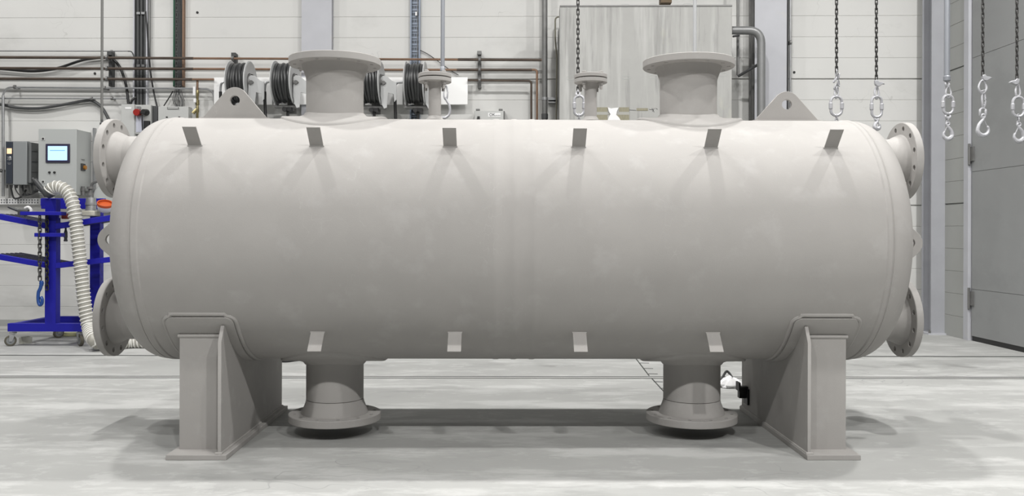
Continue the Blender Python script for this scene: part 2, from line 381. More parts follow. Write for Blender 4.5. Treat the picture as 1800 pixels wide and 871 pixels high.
# long seams of plain weld marks on the shell
def cyl(x, phi, r=R): return Vector((x, TY-r*math.cos(phi), TZ+r*math.sin(phi)))   # phi: 0 front, +90 top
def pad_round(x0, sgn, name='reinforcing_pad', parent=None):
    m = MB(); n = 72; rs = []
    for r, t in ((.20, -.03), (.400, -.004), (.396, .012), (.388, .018), (.262, .019), (.236, .028), (.222, .046), (.20, .05)):
        ring = []
        for j in range(n):
            a = 2*PI*j/n; s = r*math.sin(a); ring.append((x0+r*math.cos(a), TY+s, TZ+sgn*(math.sqrt(R*R-s*s)+t)))
        rs.append(ring)
    m.rings(rs, False, True); return V.part(name, m, TANK, parent)
def flange(c, axis, sgn, r, t, rn, rh, nb, rb, hb, hh, bore, parent, name='flange'):
    """weld-neck flange: ring of thickness t from face c outwards (sgn), hub running back hh"""
    m = MB(); e = 0.004
    prof = [(0, rh), (-sgn*hh*.25, rh-.25*(rh-rn)), (-sgn*hh*.8, rn+.004), (-sgn*hh, rn), (-sgn*hh, bore), (sgn*t, bore),
            (sgn*(t), r*.72), (sgn*(t-.003), r*.73), (sgn*(t-.003), r-e), (sgn*(t-.003-e), r), (sgn*e, r), (0, r-e)]
    m.ring_lathe(prof, c, axis, 72)
    k = MB()
    for i in range(nb):
        a = 2*PI*(i+.5)/nb; p, q = rb*math.cos(a), rb*math.sin(a)
        cc = (c[0]+p, c[1]+q, c[2]) if axis == 'Z' else (c[0], c[1]+p, c[2]+q)
        k.lathe([(-.05, hb), (.12, hb)] if sgn > 0 else [(-.12, hb), (.05, hb)], cc, axis, 16)
    return V.part(name, m, TANK, parent, cutter=k)
def neck(c, axis, a0, a1, r, bore, name='nozzle'):
    m = MB(); m.ring_lathe([(a0, r), (a1, r), (a1, bore), (a0, bore)], c, axis, 72)
    return V.part(name, m, TANK)
for x in (-1.271, 1.415):                                # wide nozzles on top
    nk = neck((x, TY, 0), 'Z', TZ+R-.12, 2.665, .214, .19)
    flange((x, TY, 2.773), 'Z', 1, .344, .057, .214, .248, 12, .298, .0145, .108, .19, nk)
    pad_round(x, 1, parent=nk)
for x in (-1.265, 1.447):                                # wide nozzles below
    nk = neck((x, TY, 0), 'Z', .262, TZ-R+.12, .214, .19)
    flange((x, TY, .153), 'Z', -1, .344, .058, .214, .248, 12, .298, .0145, .105, .19, nk)
    pad_round(x, -1, parent=nk)
for sgn, xf, xh in ((-1, -3.05, -2.6), (1, 3.178, 2.75)):   # side nozzles on the heads
    for z in (2.094, .842):
        nk = neck((0, 6.95, z), 'X', xh, xf-sgn*.10, .176, .15)
        flange((xf, 6.95, z), 'X', sgn, .31, .058, .176, .215, 12, .262, .021, .10, .15, nk)
        m = MB(); xw = xh+sgn*.02
for x in (-.515, .670):                                  # small blinded nozzles on top
    nk = neck((x, TY, 0), 'Z', TZ+R-.05, 2.62, .047, .03, 'small_nozzle')
    m = MB(); m.ring_lathe([(-.03, .03), (.001, .075), (.010, .062), (.03, .049), (.03, .03)], (x, TY, TZ+R), 'Z', 32); V.part('weld', m, TANK, nk)
    m = MB(); m.lathe([(-.05, .047), (-.02, .052), (0, .060), (0, .122), (.003, .125), (.026, .125), (.029, .122), (.029, .07), (.0295, .0)], (x, TY, 2.654), 'Z', 48); V.part('flange', m, TANK, nk)
    m = MB(); m.lathe([(0, .10), (.007, .10)], (x, TY, 2.683), 'Z', 40); V.part('gasket', m, DGREY, nk)
    m = MB(); m.lathe([(0, .0), (0, .122), (.003, .125), (.026, .125), (.029, .122), (.0295, .0)], (x, TY, 2.690), 'Z', 48); V.part('blind_flange', m, TANK, nk)
    for i in range(4):
        a = PI/4+PI/2*i+0.12; cx, cy = x+.092*math.cos(a), TY+.092*math.sin(a)
        m = MB(); m.lathe([(2.600, .0105), (2.632, .0105), (2.632, .0165), (2.650, .0165), (2.650, .022), (2.656, .022), (2.656, .010), (2.717, .010), (2.717, .022), (2.722, .022), (2.722, .0165), (2.733, .0165), (2.736, .013)], (cx, cy, 0), 'Z', 12)
        V.part('bolt', m, [TANK], nk)
# lifting lugs: rounded triangles with an eye
def lug(cx, cz, r, rh, bx, bz, th, vertical=True, sgn=1):
    # outline in plane XZ; the eye is at (cx, cz); base corners
    if vertical: b0, b1 = (cx-bx, bz), (cx+bx, bz); a0, a1 = math.radians(45), math.radians(135)
    pts = []
    if vertical:
        for i in range(13):
            t = math.radians(47+86*i/12); pts.append((cx+r*math.cos(t), cz+r*math.sin(t)))
        pts = [(cx+bx, bz-.06), (cx+bx, bz)]+pts+[(cx-bx, bz), (cx-bx, bz-.06)]
    else:
        for i in range(13):
            t = math.radians(-47+94*i/12); pts.append((cx+sgn*r*math.cos(t), cz+r*math.sin(t)))
        pts = [(cx-sgn*bx, cz-r-.25), ]+pts+[(cx-sgn*bx, cz+r+.25)]
    m = MB(); m.prism(pts, TY-th/2, TY+th/2, 'XZ')
    k = MB(); k.lathe([(-.1, rh), (.1, rh)], (cx, TY, cz), 'Y', 32)
    o = V.part('lifting_lug', m, TANK, cutter=k); bev(o, .002); return o
for x, dz in ((-2.025, .012), (2.164, 0)):
    l = lug(x, 2.497+dz, .10, .037, .235, 2.385, .03)
    m = MB(); rs = []
    for r, t in ((1.02, -.004), (.99, .010), (.1, .012)):
        ring = []
        for j in range(32):
            a = 2*PI*j/32; ex = math.copysign(abs(math.cos(a))**.4, math.cos(a))*.262*r; s = math.copysign(abs(math.sin(a))**.4, math.sin(a))*.07*r
            ring.append((x+ex, TY+s, TZ+math.sqrt(R*R-s*s)+t))
        rs.append(ring)
    m.rings(rs); V.part('lug_pad', m, TANK, l)
lug(-2.955, 1.455, .10, .041, .26, 0, .03, False, -1)
lug(3.108, 1.445, .10, .041, .26, 0, .03, False, 1)
# flat brackets welded round the shell
def bracket(x, phi):
    L, w, t = .166, .046, .006
    d = Vector((0, -math.cos(phi), math.sin(phi))); nn = Vector((0, math.sin(phi), math.cos(phi)))
    c0 = cyl(x, phi, R-.01); c1 = cyl(x, phi, R+L); vs = []
    for c in (c0, c1):
        for sx in (-1, 1):
            for sn in (-1, 1): vs.append(c+Vector((sx*w, 0, 0))+nn*sn*t/2)
    m = MB(); m.add(vs, [(0,1,3,2),(4,6,7,5),(0,4,5,1),(2,3,7,6),(0,2,6,4),(1,5,7,3)])
    o = V.part('bracket', m, TANK)
    m = MB(); m.tube([cyl(x-w-.004, phi, R+.001), cyl(x+w+.004, phi, R+.001)], .0065, 8); V.part('weld', m, TANK, o)
for x in (-2.104, -1.273, -.359, .524, 1.435, 2.264): bracket(x, math.radians(45))
for x in (-1.263, -.322, .533, 1.453): bracket(x, math.radians(-45))
# saddles
def saddle(s, xi, xo, xw, xr, px0, px1):
    """s: +1 right / -1 left; xi inner, xo outer edge of the base plate; xw inner face of the web; xr outer end of the ribs; px0..px1 wear pad"""
    t = .024; yf, yb = 5.845, 7.455; W0, W1 = sorted((xw, xw+s*t)); zb = .035; Rp = R+.018
    # web in the YZ plane
    def arc(y0, y1, n=24): return [(y0+(y1-y0)*i/n, TZ-math.sqrt(max(Rp*Rp-(y0+(y1-y0)*i/n-TY)**2, 0))) for i in range(n+1)]
    ya, yc = 5.93, 7.37
    poly = [(yf, zb), (yf, .782), (5.905, .885)]+[p for p in arc(ya, yc)]+[(7.395, .885), (yb, .782), (yb, zb)]
    m = MB(); m.prism(poly, W0, W1, 'YZ'); sd = V.part('saddle', m, TANK); bev(sd, .002)
    b = MB(); b.box(min(xi, xo), max(xi, xo), 5.812, 7.446+.03, 0, zb); o = V.part('base_plate', b, TANK, sd); bev(o, .003)
    for yy in (5.98, 6.63, 7.27):
        zt = TZ-math.sqrt(Rp*Rp-(yy-TY)**2)
        x0 = xw+s*t; x1 = xr; n = s*.03
        m = MB(); m.prism([(x0+n, zb), (x1, zb), (x1, zt-.005), (x0, zt-.005), (x0, zb+.035)], yy-.012, yy+.012, 'XZ')
        V.part('rib', m, TANK, sd)
        m = MB(); m.tube([(x0, yy-.010, zt-.012), (x1+s*.012, yy-.010, zt-.012)], .012, 8); V.part('weld', m, TANK, sd)
    # welds along the base
    m = MB(); m.tube([(xw-s*.0, yf-.004, zb+.002), (xw-s*.004, yb, zb+.002)], .009, 8); m.tube([(xw-s*.012, yf-.006, zb+.003), (xw+s*(t+.012), yf-.006, zb+.003)], .010, 8)
    V.part('weld', m, TANK, sd)
    # wear pad
    ph0, ph1 = math.radians(-35.3), math.radians(-144.7); cr = .055; rows = 72; m = MB(); nx = 8; gx = [[], []]
    xa, xb = min(px0, px1), max(px0, px1)
    def lim(ph):
        dd = min(abs(ph-ph0), abs(ph-ph1))*R
        return cr-math.sqrt(max(cr*cr-(cr-dd)**2, 0)) if dd < cr else 0
    phs = [ph0+(ph1-ph0)*(0.5-0.5*math.cos(PI*i/rows)) for i in range(rows+1)]
    grid = []
    for ph in phs:
        e = lim(ph); row = []
        for j in range(nx+1):
            x = xa+e+(xb-xa-2*e)*j/nx; row.append(x)
        grid.append((ph, row))
    rs = []
    for ph, row in grid:
        ring = [cyl(x, ph, R+.019) for x in row]+[cyl(x, ph, R-.006) for x in reversed(row)]; rs.append(ring)
    m.rings(rs); wpd = V.part('wear_pad', m, TANK, sd)
    out = [cyl(r[0], ph, R+.003) for ph, r in grid]+[cyl(r[-1], ph, R+.003) for ph, r in reversed(grid)]
    def top_edge(ph, r, sg): return [cyl(r[0]+(r[-1]-r[0])*j/6, ph+sg*.010, R+.003) for j in range(1, 6)]
    path = [cyl(r[0]-.013, ph+(.020 if ph == grid[0][0] else 0), R-.004) for ph, r in grid]
    path = path+[cyl(grid[-1][1][-1], grid[-1][0]-.020, R-.004)]+[cyl(r[-1]+.013, ph, R-.004) for ph, r in reversed(grid[:-1])]+[cyl(r, ph0+.020, R-.004) for r in reversed(grid[0][1])]
    w = MB(); w.tube(path, .017, 8, closed=True); V.part('weld', w, TANK, sd)
    m = MB(); m.tube([(xw+s*t/2-.02, 5.925, .908), (xw+s*t/2+.02, 5.925, .908)], .014, 8); V.part('weld', m, TANK, sd)
    return sd
saddle(-1, -1.829, -2.231, -1.874, -2.196, -2.271, -1.813)
sr = saddle(1, 2.045, 2.407, 2.058, 2.365, 1.987, 2.428)
m = MB(); m.box(1.985, 2.058, 7.26, 7.32, .14, .235); m.box(1.975, 1.99, 7.24, 7.34, .20, .27); m.box(2.04, 2.058, 7.22, 7.34, .09, .22)
V.part('earthing_tab', m, BLACK, sr, label='small black tab on the back of the saddle')

# ------------------------------------------------------------------ things lying on the floor behind
m = MB(); c = fl(1283, 680); random.seed(3)
n = 16; rs = []
for k, (rr, zz) in enumerate(((.02, 0), (.11, .005), (.12, .03), (.08, .07), (.03, .09))):
    rs.append([(c.x+rr*(1+.35*random.uniform(-1, 1))*math.cos(2*PI*j/n)*1.0, c.y+rr*.8*(1+.3*random.uniform(-1, 1))*math.sin(2*PI*j/n), zz*(1+.4*random.uniform(-1, 1))) for j in range(n)])
m.rings(rs); solo('crumpled_plastic', 'crumpled white plastic lying on the floor behind the right lower nozzle', 'plastic sheet', m, PAPER, ang=10)
p = [fl(1262, 680)+Vector((0,0,.02)), fl(1270, 668)+Vector((0,0,.03)), fl(1278, 662)+Vector((0,0,.06)), fl(1288, 668)+Vector((0,0,.02))]
m = MB(); m.tube(smooth_path(p), .013, 8); solo('rubber_strap', 'short black strap curled beside the crumpled white plastic', 'strap', m, BLACK)
p = [fl(470, 634), fl(500, 636.5), fl(520, 634.5), fl(545, 633), fl(600, 634)]
m = MB(); m.tube(smooth_path([q+Vector((0,0,.014)) for q in p]), .013, 8); solo('floor_cable', 'black cable lying on the floor behind the left saddle', 'cable', m, BLACK)

# ------------------------------------------------------------------ wall services
PX = 0.00885
def zt(px=None): return 5.6
def hpipe(name, label, cat, pts, n, r, material, clamps=(), rnd=0.05, group=None, clamp_mat=None, seg=None):
    P = [wp(x, y, n) for x, y in pts]
    m = MB(); m.tube(bend_path(P, rnd) if len(P) > 2 else P, r, 10)
    T = Thing(name, label, cat, P[0], WALL, group); T.part('pipe', m, material)
    for (x, y) in clamps:
        c = wp(x, y, n); k = MB(); k.lathe([(-.02, r*1.5), (-.015, r*2.1), (.015, r*2.1), (.02, r*1.5)], c, 'X', 12)
        k.box(c.x-.012, c.x+.012, -n, 0, c.z-.012, c.z+.012); T.part('clamp', k, clamp_mat or DGALV)
    for (x0, y0, x1, y1, mt) in (seg or ()):
        k = MB(); a, b = wp(x0, y0, n), wp(x1, y1, n); k.tube([a, b], r*1.18, 10); T.part('sleeve', k, mt)
    return T
# three medium pipes across the wall
hpipe('copper_pipe', 'topmost of the three long brown pipes on the wall, ending at the upright pipe', 'pipe', [(-40, 100.5), (345, 102.5), (680, 104), (952, 105.5)], .19, .018, COPPER, [(188, 101), (409, 102.5), (843, 105)], group='long pipes on the wall', seg=[(805, 104.6, 951, 105.4, DCOPPER), (-40, 100.5, 340, 102.4, DCOPPER)])
hpipe('copper_pipe', 'middle of the three long brown pipes, turning down before the upright pipe', 'pipe', [(-40, 119.5), (345, 121), (680, 122.5), (944, 122.5), (944, 213)], .19, .018, COPPER, [(188, 120), (409, 121), (843, 122.7)], group='long pipes on the wall', seg=[(803, 122.7, 935, 122.8, DCOPPER), (-40, 119.5, 340, 121, DCOPPER)])
hpipe('copper_pipe', 'lowest of the three long brown pipes, ending above the brass valve', 'pipe', [(-40, 138), (345, 139.5), (376, 139.5)], .19, .018, COPPER, [(188, 138.5)], group='long pipes on the wall', seg=[(-40, 138, 338, 139.4, DCOPPER)])
hpipe('drop_pipe', 'dark pipe right of the white board, turning down beside the copper one', 'pipe', [(822, 141), (934, 142), (934, 213)], .19, .017, DCOPPER, [(843, 141)])
hpipe('conduit', 'thin grey conduit running above the long brown pipes at the far left', 'conduit', [(-40, 89.5), (225, 89.8)], .09, .010, GALV, [(196, 90)])
m = MB(); m.tube(smooth_path([wp(225, 90, .09), wp(231, 91, .09), wp(235, 98, .09), wp(236, 104, .09)]), .009, 8); solo('cable_tail', 'thin grey cable tail from the conduit into the cable tray', 'cable', m, DGREY, WALL)
hpipe('galvanised_pipe', 'bright galvanised pipe with bent ends under the brown pipes', 'pipe', [(5, 190), (5, 165), (12, 153.5), (345, 155.5), (368, 156), (376, 165), (377, 184)], .13, .015, GALV, [(26, 152.7), (184, 154.8)], rnd=.07)
hpipe('galvanised_pipe', 'short galvanised rail left of the grey switch box', 'pipe', [(-40, 172.5), (222, 173)], .10, .013, GALV, [(161, 173), (197, 173)])
hpipe('riser_pipe', 'upright bright pipe at the left edge above the inverter', 'pipe', [(5.5, 168), (5.5, 345)], .16, .022, GALV, [])
hpipe('riser_pipe', 'thick dark upright pipe left of the stained steel panel', 'pipe', [(957.5, -60), (957.5, 213)], .24, .044, DGALV, seg=[(957.5, 171, 957.5, 176, GALV), (957.5, 200, 957.5, 209, DGREY)])
hpipe('slim_pipe', 'slim olive pipe hugging the left edge of the stained steel panel', 'pipe', [(988, 29), (976, 30), (976, 70), (979, 100), (978, 213)], .20, .012, mat('olive_pipe', (0.20, 0.19, 0.14), 0.5), rnd=.06)
hpipe('slim_pipe', 'grey twin of the olive pipe left of the stained panel', 'pipe', [(986, 47), (981.5, 52), (981.5, 213)], .24, .010, DGALV, rnd=.04)
m = MB(); a = wp(966, 174, .12); m.box(a.x-.02, a.x+.14, -.16, 0, a.z-.02, a.z+.02); m.box(a.x-.02, a.x+.14, -.14, 0, a.z-.06, a.z-.04); solo('pipe_bracket', 'small steel bracket tying the upright pipes to the wall', 'bracket', m, GALV, WALL)
# vertical support straps behind the clamps
for x, y0, y1, lb in ((196, 92, 152, 'dark upright strap carrying the pipes at far left'), (413, 94, 122, 'dark upright strap behind the pipes near the first hose reel'), (843, 91, 155, 'steel strap carrying the dark pipes right of the white board')):
    a, b = wp(x, y0, .06), wp(x, y1, .06); m = MB(); m.box(a.x-.028, a.x+.028, -.10, 0, b.z, a.z); m.box(a.x-.035, a.x+.035, -.14, -.10, a.z-.06, a.z)
    solo('pipe_strap', lb, 'bracket', m, DGREY if x < 800 else DGALV, WALL, bevel=.004)
# cable trays
def tray(name, label, x0, x1, y1, edge_l, edge_r, back, slots=None, cables=(), cmat=BLACK, clamps=(), ytop=-70, cr=.028):
    a, b = wp(x0, y1, .06), wp(x1, y1, .06); top = wp(x0, ytop, .06).z; T = Thing(name, label, 'cable tray', ((a.x+b.x)/2, -.03, a.z), WALL)
    m = MB(); m.box(a.x+.006, b.x-.006, -.012, -.002, a.z, top); bk = T.part('tray_back', m, [back, INK])
    for xx, s, mt in ((a.x, 1, edge_l), (b.x, -1, edge_r)):
        m = MB(); m.prism([(xx, 0), (xx, -.07), (xx+s*.022, -.07), (xx+s*.022, -.064), (xx+s*.006, -.064), (xx+s*.006, 0)], a.z, top, 'XY'); T.part('side_rail', m, mt)
    if slots:
        m = MB(); z = a.z+.03
        while z < top-.05:
            for k in range(slots):
                xx = a.x+.03+(b.x-a.x-.06)*k/(slots-1)
                m.box(xx-.006, xx+.006, -.0145, -.012, z, z+.045)
            z += .11
            m.box(a.x+.02, b.x-.02, -.0145, -.012, z-.045, z-.035)
        T.part('slots', m, INK)
    for (cx, rr) in cables:
        c = wp(cx, 50, .07); m = MB(); q = []
        zz = a.z
        for i in range(24): q.append((c.x+random.uniform(-.002, .002), -.012-rr, a.z+(top-a.z)*i/23))
        m.tube(q, rr, 8); T.part('cable', m, cmat)
    for y in clamps:
        c = wp((x0+x1)/2, y, .08)
        for dx in (-.03, .045):
            m = MB(); m.box(c.x+dx-.03, c.x+dx+.025, -.082, -.06, c.z-.018, c.z+.018); T.part('cable_clamp', m, GALV)
    return T
random.seed(5)
tray('cable_tray', 'grey cable tray with three thick black cables left of the green-edged tray', 234, 259, 184, COLM, COLM, DGREY, None, [(241, .026), (247, .026), (253.5, .026)], DGREY, (23, 115))
tray('cable_tray', 'green-edged cable tray packed with thin grey cables', 304.5, 323, 152, GREEN, COPPER, DGALV, 4, [(311, .010), (313.5, .011), (316, .010), (318.5, .011)], DGREY)
tray('cable_tray', 'blue-grey perforated cable tray behind the fourth hose reel', 720.5, 738, 213, TRAY, TRAY, TRAY, 5, [(733.5, .008)], GALV)
m = MB(); c = wp(731.5, 24, .05); m.box(c.x-.014, c.x+.014, -.05, -.03, c.z-.03, c.z+.03); solo('tray_tag', 'small white tag fixed in the blue-grey cable tray', 'tag', m, PAPER, WALL)
# splayed cables below the green tray
for i in range(7):
    x = 308+i*2.2; m = MB(); m.tube(smooth_path([wp(x, 150, .05), wp(x-2+random.uniform(-4, 4), 160, .07), wp(304+i*3.2, 175, .08), wp(309+i*2.2, 187, .08)]), .008, 6)
    solo('loose_cable', 'one of the thin cables fanning from the green-edged tray into the box below', 'cable', m, DGREY if i % 2 else DGALV, WALL, group='cables fanning out below the green-edged tray')
def cable(label, pts, n, r, mt=BLACK, name='sagging_cable'):
    m = MB(); m.tube(smooth_path([wp(x, y, n) for x, y in pts]), r, 8); return solo(name, label, 'cable', m, mt, WALL)
cable('thick black cable sagging behind the long pipes at the left edge', [(-30, 118), (15, 122), (60, 125), (100, 120), (140, 107), (160, 103), (190, 101), (205, 110), (215, 128), (222, 152), (226, 182)], .07, .022)
cable('thick dark cable sagging under the short galvanised rail', [(-30, 180), (0, 183), (30, 189), (70, 190), (110, 184), (150, 177), (165, 178), (180, 190), (193, 214)], .06, .024, DGREY)
cable('black cable hanging right of the black cable tray', [(257, 20), (260, 70), (264, 120), (270, 160), (276, 186)], .06, .014)
cable('grey conduit beside the black cable tray', [(262.5, -60), (262.5, 40), (262.5, 90), (262.5, 100)], .04, .020, DGALV, 'conduit')
cable('black cable from the green-edged tray down to the pale box', [(304, 160), (297, 172), (288, 186)], .08, .009)
cable('scuffed black cable hanging diagonally behind the fourth hose reel', [(738, 88), (752, 95), (768, 106), (790, 122), (806, 132)], .03, .006)
m = MB(); m.tube(smooth_path([wp(239, 171, .08), wp(233, 175, .1), wp(229, 184, .1)]), .018, 8); solo('cable_tail', 'thick black cable tail bending into the grey switch box', 'cable', m, BLACK, WALL)

# black screw heads on the wall
for x, y, lb in ((347, 22, 'small black wall plug high up beside the green-edged tray'), (167, 129, 'small black wall plug below the long pipes at left'), (1396, 127, 'small black wall plug right of the wide grey column')):
    c = wp(x, y, 0); m = MB(); m.lathe([(-.012, .006), (-.012, .018), (0, .020)], c, 'Y', 12); solo('wall_plug', lb, 'wall plug', m, INK, WALL)

# boxes on the wall
def box_on(T, name, x0, y0, x1, y1, n0, n1, mt, parent=None, bevel=.004, label=None):
    a, b = wp(x0, y0, n1), wp(x1, y1, n1); m = MB(); m.box(a.x, b.x, -n1, -n0, b.z, a.z); return T.part(name, m, mt, parent, bevel=bevel, label=label)
def base_of(x0, x1, y1, n): a, b = wp(x0, y1, n), wp(x1, y1, n); return ((a.x+b.x)/2, 0, a.z)
T = Thing('switch_box', 'grey switch box with red and black knobs under the black cable tray', 'switch box', base_of(213, 264, 245, .2), WALL)
box_on(T, 'housing', 213, 183, 236, 252, 0, .20, LGREY2); box_on(T, 'panel', 237, 184, 265, 235, 0, .17, LGREY2)
box_on(T, 'side_cover', 266, 186, 277, 230, 0, .12, DGREY); box_on(T, 'label_plate', 220, 188, 231, 191.5, .20, .205, PAPER, bevel=0)
box_on(T, 'notice', 239, 204, 252, 232, .17, .175, mat('pale_notice', (.72, .74, .85), .6), bevel=0)
c = wp(243, 198, .2); m = MB(); m.lathe([(-.10, .03), (-.10, .052), (-.05, .060), (0, .045)], (c.x, -.17, c.z), 'Y', 20); T.part('red_knob', m, RED)
c = wp(256, 197, .2); m = MB(); m.lathe([(-.12, .02), (-.12, .036), (-.06, .044), (0, .052)], (c.x, -.17, c.z), 'Y', 20); m.box(c.x-.09, c.x+.04, -.25, -.20, c.z-.03, c.z+.005); T.part('black_knob', m, BLACK)
c = wp(243, 190, .2); m = MB(); m.box(c.x-.03, c.x+.03, -.20, -.17, c.z-.015, c.z+.03); T.part('bracket', m, GALV)
m = MB(); m.tube(smooth_path([wp(250, 202, .24), wp(250, 215, .24), wp(251, 232, .22)]), .010, 8); T.part('cable', m, BLACK)
box_on(T, 'socket', 252, 212, 262, 226, .17, .22, BLACK)
T = Thing('junction_box', 'wide pale junction box under the green-edged cable tray', 'junction box', base_of(278, 331, 240, .15), WALL)
box_on(T, 'housing', 278, 187, 331, 240, 0, .15, LGREY2); box_on(T, 'label_holder', 294, 188, 314, 191.5, .15, .16, DGALV, bevel=0); box_on(T, 'label_card', 295, 188.6, 313, 190.8, .16, .163, LGREY2, bevel=0)
for x in (293, 315): box_on(T, 'latch', x-1.6, 204.6, x+1.6, 206.6, .15, .156, INK, bevel=0)
# brass valve dropping from the lowest pipe
T = Thing('drop_valve', 'brass valve and filter dropping from the lowest brown pipe', 'valve', wp(347, 210, .16), WALL)
c = wp(347, 150, .16)
m = MB(); m.tube([wp(347, 138, .16), wp(347, 160, .16)], .018, 10); T.part('copper_stub', m, COPPER)
m = MB(); prof = []
for y, r in ((158, .018), (161, .026), (168, .026), (169, .020), (175, .020), (176, .030), (184, .030), (185, .020), (190, .024), (196, .028), (198, .020), (214, .018)): prof.append((wp(347, y, .16).z-c.z, r))
m.lathe(prof, c, 'Z', 12); a = wp(347, 190, .16); b = wp(339, 199, .18); m.tube([a, (a+b)/2, b], [.018, .026, .028], 10); T.part('valve_body', m, BRASS)
for y0, y1, x in ((152, 168, 341.5), (173, 180, 342.5)): 
    m = MB(); a, b = wp(x-2.2, y0, .2), wp(x+2.2, y1, .2); m.box(a.x, b.x, -.21, -.17, b.z, a.z); T.part('lever', m, PAPER, bevel=.004)
# box with OK sign
T = Thing('signed_box', 'pale box carrying a white OK sign right of the fourth hose reel', 'junction box', base_of(834, 886, 240, .2), WALL)
box_on(T, 'housing', 834, 194.5, 885, 240, 0, .20, LGREY2, bevel=.008)
box_on(T, 'side_strip', 885.2, 195, 887, 238, 0, .17, DGALV, bevel=0)
for x in (840, 880): 
    m = MB(); c = wp(x, 193.5, .15); m.box(c.x-.03, c.x+.03, -.17, -.10, c.z-.01, c.z+.02); T.part('hinge', m, DGALV, bevel=.005)
sg = box_on(T, 'sign', 858, 198, 880, 205, .20, .204, PAPER, bevel=0)
c = wp(840, 210, .22); m = MB(); m.lathe([(-.02, .012), (-.02, .02), (0, .02)], (c.x, -.20, c.z), 'Y', 12); m.box(c.x-.01, c.x+.03, -.225, -.215, c.z-.01, c.z+.05); T.part('latch', m, INK)
def letter(txt, T, pt, size, mt, parent, depth=.002):
    cu = bpy.data.curves.new('lettering', 'FONT'); cu.body = txt; cu.size = size; cu.extrude = depth; cu.align_x = 'LEFT'
    ob = bpy.data.objects.new('lettering', cu); COL.objects.link(ob); dg = bpy.context.evaluated_depsgraph_get(); dg.update()
    me = bpy.data.meshes.new_from_object(ob.evaluated_get(dg)); bpy.data.objects.remove(ob)
    me.transform(Matrix.Translation(Vector(pt)-T.a) @ Matrix.Rotation(PI/2, 4, 'X')); me.materials.clear(); me.materials.append(mt)
    o = bpy.data.objects.new('lettering', me); COL.objects.link(o); o.parent = parent; return o
c = wp(860, 203.6, .206); letter('OK', T, (c.x, -.205, c.z), .062, INK, sg)
m = MB(); c = wp(870, 203, .206)
for i in range(5): m.box(c.x+.018*i, c.x+.018*i+.012, -.206, -.204, c.z-.002, c.z+.004+.003*(i % 2))
T.part('fine_print', m, DGREY, sg)

# control cabinet with screen
T = Thing('control_cabinet', 'grey control cabinet with a lit blue screen behind the blue cart', 'control cabinet', base_of(68, 135, 342, .3), WALL)
hb = box_on(T, 'housing', 69, 227, 134.5, 342, 0, .44, LGREY)
dr_ = box_on(T, 'door', 67.6, 226.4, 134.3, 339, .445, .465, LGREY)
for y in (243.5, 319): 
    box_on(T, 'lock', 72.5, y-3, 79, y+3, .465, .472, LGREY2, dr_, .002); c = wp(75.5, y, .475); m = MB(); m.lathe([(-.008, .014), (0, .016)], (c.x, -.472, c.z), 'Y', 12); T.part('lock_cylinder', m, INK, dr_)
bz = box_on(T, 'screen_bezel', 80, 252.5, 122, 285.5, .465, .485, BEZEL); 
box_on(T, 'screen', 84, 256.5, 118, 281.5, .485, .487, SCREEN, bz, 0); box_on(T, 'screen_bar', 87.5, 263.6, 114, 264.8, .487, .488, SCREENB, bz, 0)
for x in (87, 95.8): c = wp(x, 302.8, .47); m = MB(); m.lathe([(-.02, .012), (-.02, .016), (0, .018)], (c.x, -.465, c.z), 'Y', 12); T.part('button', m, INK, dr_)
# fittings on the side of the cabinet
a = wp(134.5, 290, .2); c = wp(146, 295, .3)
xs = wp(134.5, 226, .44).x
m = MB(); m.box(xs, xs+.02, -.32, -.20, wp(146, 296, .3).z-.03, wp(146, 287, .3).z); m.box(xs, xs+.02, -.30, -.2, wp(146, 280, .3).z, wp(146, 280, .3).z+.0); T.part('side_plate', m, DGREY)
m = MB(); z = wp(147, 294, .26).z; m.lathe([(0, .035), (.05, .032)], (xs, -.24, z), 'X', 14); T.part('orange_switch', m, mat('amber_switch', (.6, .25, .03), .4))
m = MB(); m.box(xs+.06, xs+.09, -.06, 0, wp(153, 340, .03).z, wp(153, 225, .03).z); T.part('conduit', m, GALV)
for k, x in enumerate((133, 140, 146)):
    c = wp(x, 333, .3); m = MB(); m.lathe([(-.09, .028), (-.02, .028), (-.02, .036), (.02, .036), (.02, .025), (.05, .025)], c, 'Z', 12); T.part('cable_gland', m, DGALV)
# inverter
T = Thing('frequency_inverter', 'grey inverter with a small amber display left of the control cabinet', 'inverter', base_of(9, 62, 326, .3), WALL)
box_on(T, 'housing', 9, 248, 47, 324, .02, .36, MGREY, bevel=.01); f_ = box_on(T, 'control_strip', 10.5, 249, 21.8, 322, .36, .378, mat('strip_dark', (.055, .065, .085), .4), bevel=.003)
box_on(T, 'cover', 22.5, 248.5, 47, 324.5, .36, .385, mat('inverter_cover', (.36, .38, .385), .5), bevel=.008)
hs = MB(); e = wp(47, 248, .36).x; z1, z0 = wp(47, 249, .36).z, wp(47, 323, .36).z
hs.box(e, e+.06, -.34, -.02, z0+.02, z1-.01)
for k in range(4): hs.box(e+.055, e+.075, -.33, -.03, z0+.03+k*(z1-z0)/4, z0+.035+k*(z1-z0)/4)
T.part('side_vent', hs, mat('vent_grey', (.20, .21, .21), .5), bevel=.008)
box_on(T, 'display', 12, 260.5, 20.5, 270, .378, .381, AMBER, f_, 0)
c = wp(16.5, 278, .38); m = MB(); m.lathe([(-.006, .02), (0, .032)], (c.x, -.378, c.z), 'Y', 16)
for dx, dz in ((-.03, .02), (.03, .02), (-.03, -.02), (.03, -.02)): m.lathe([(-.005, .007), (0, .008)], (c.x+dx, -.378, c.z+dz), 'Y', 8)
T.part('keypad', m, GALV, f_)
box_on(T, 'fine_print', 13, 286, 19.5, 287, .378, .380, GALV, f_, 0); box_on(T, 'fine_print', 14, 288, 18.5, 288.8, .378, .380, GALV, f_, 0)
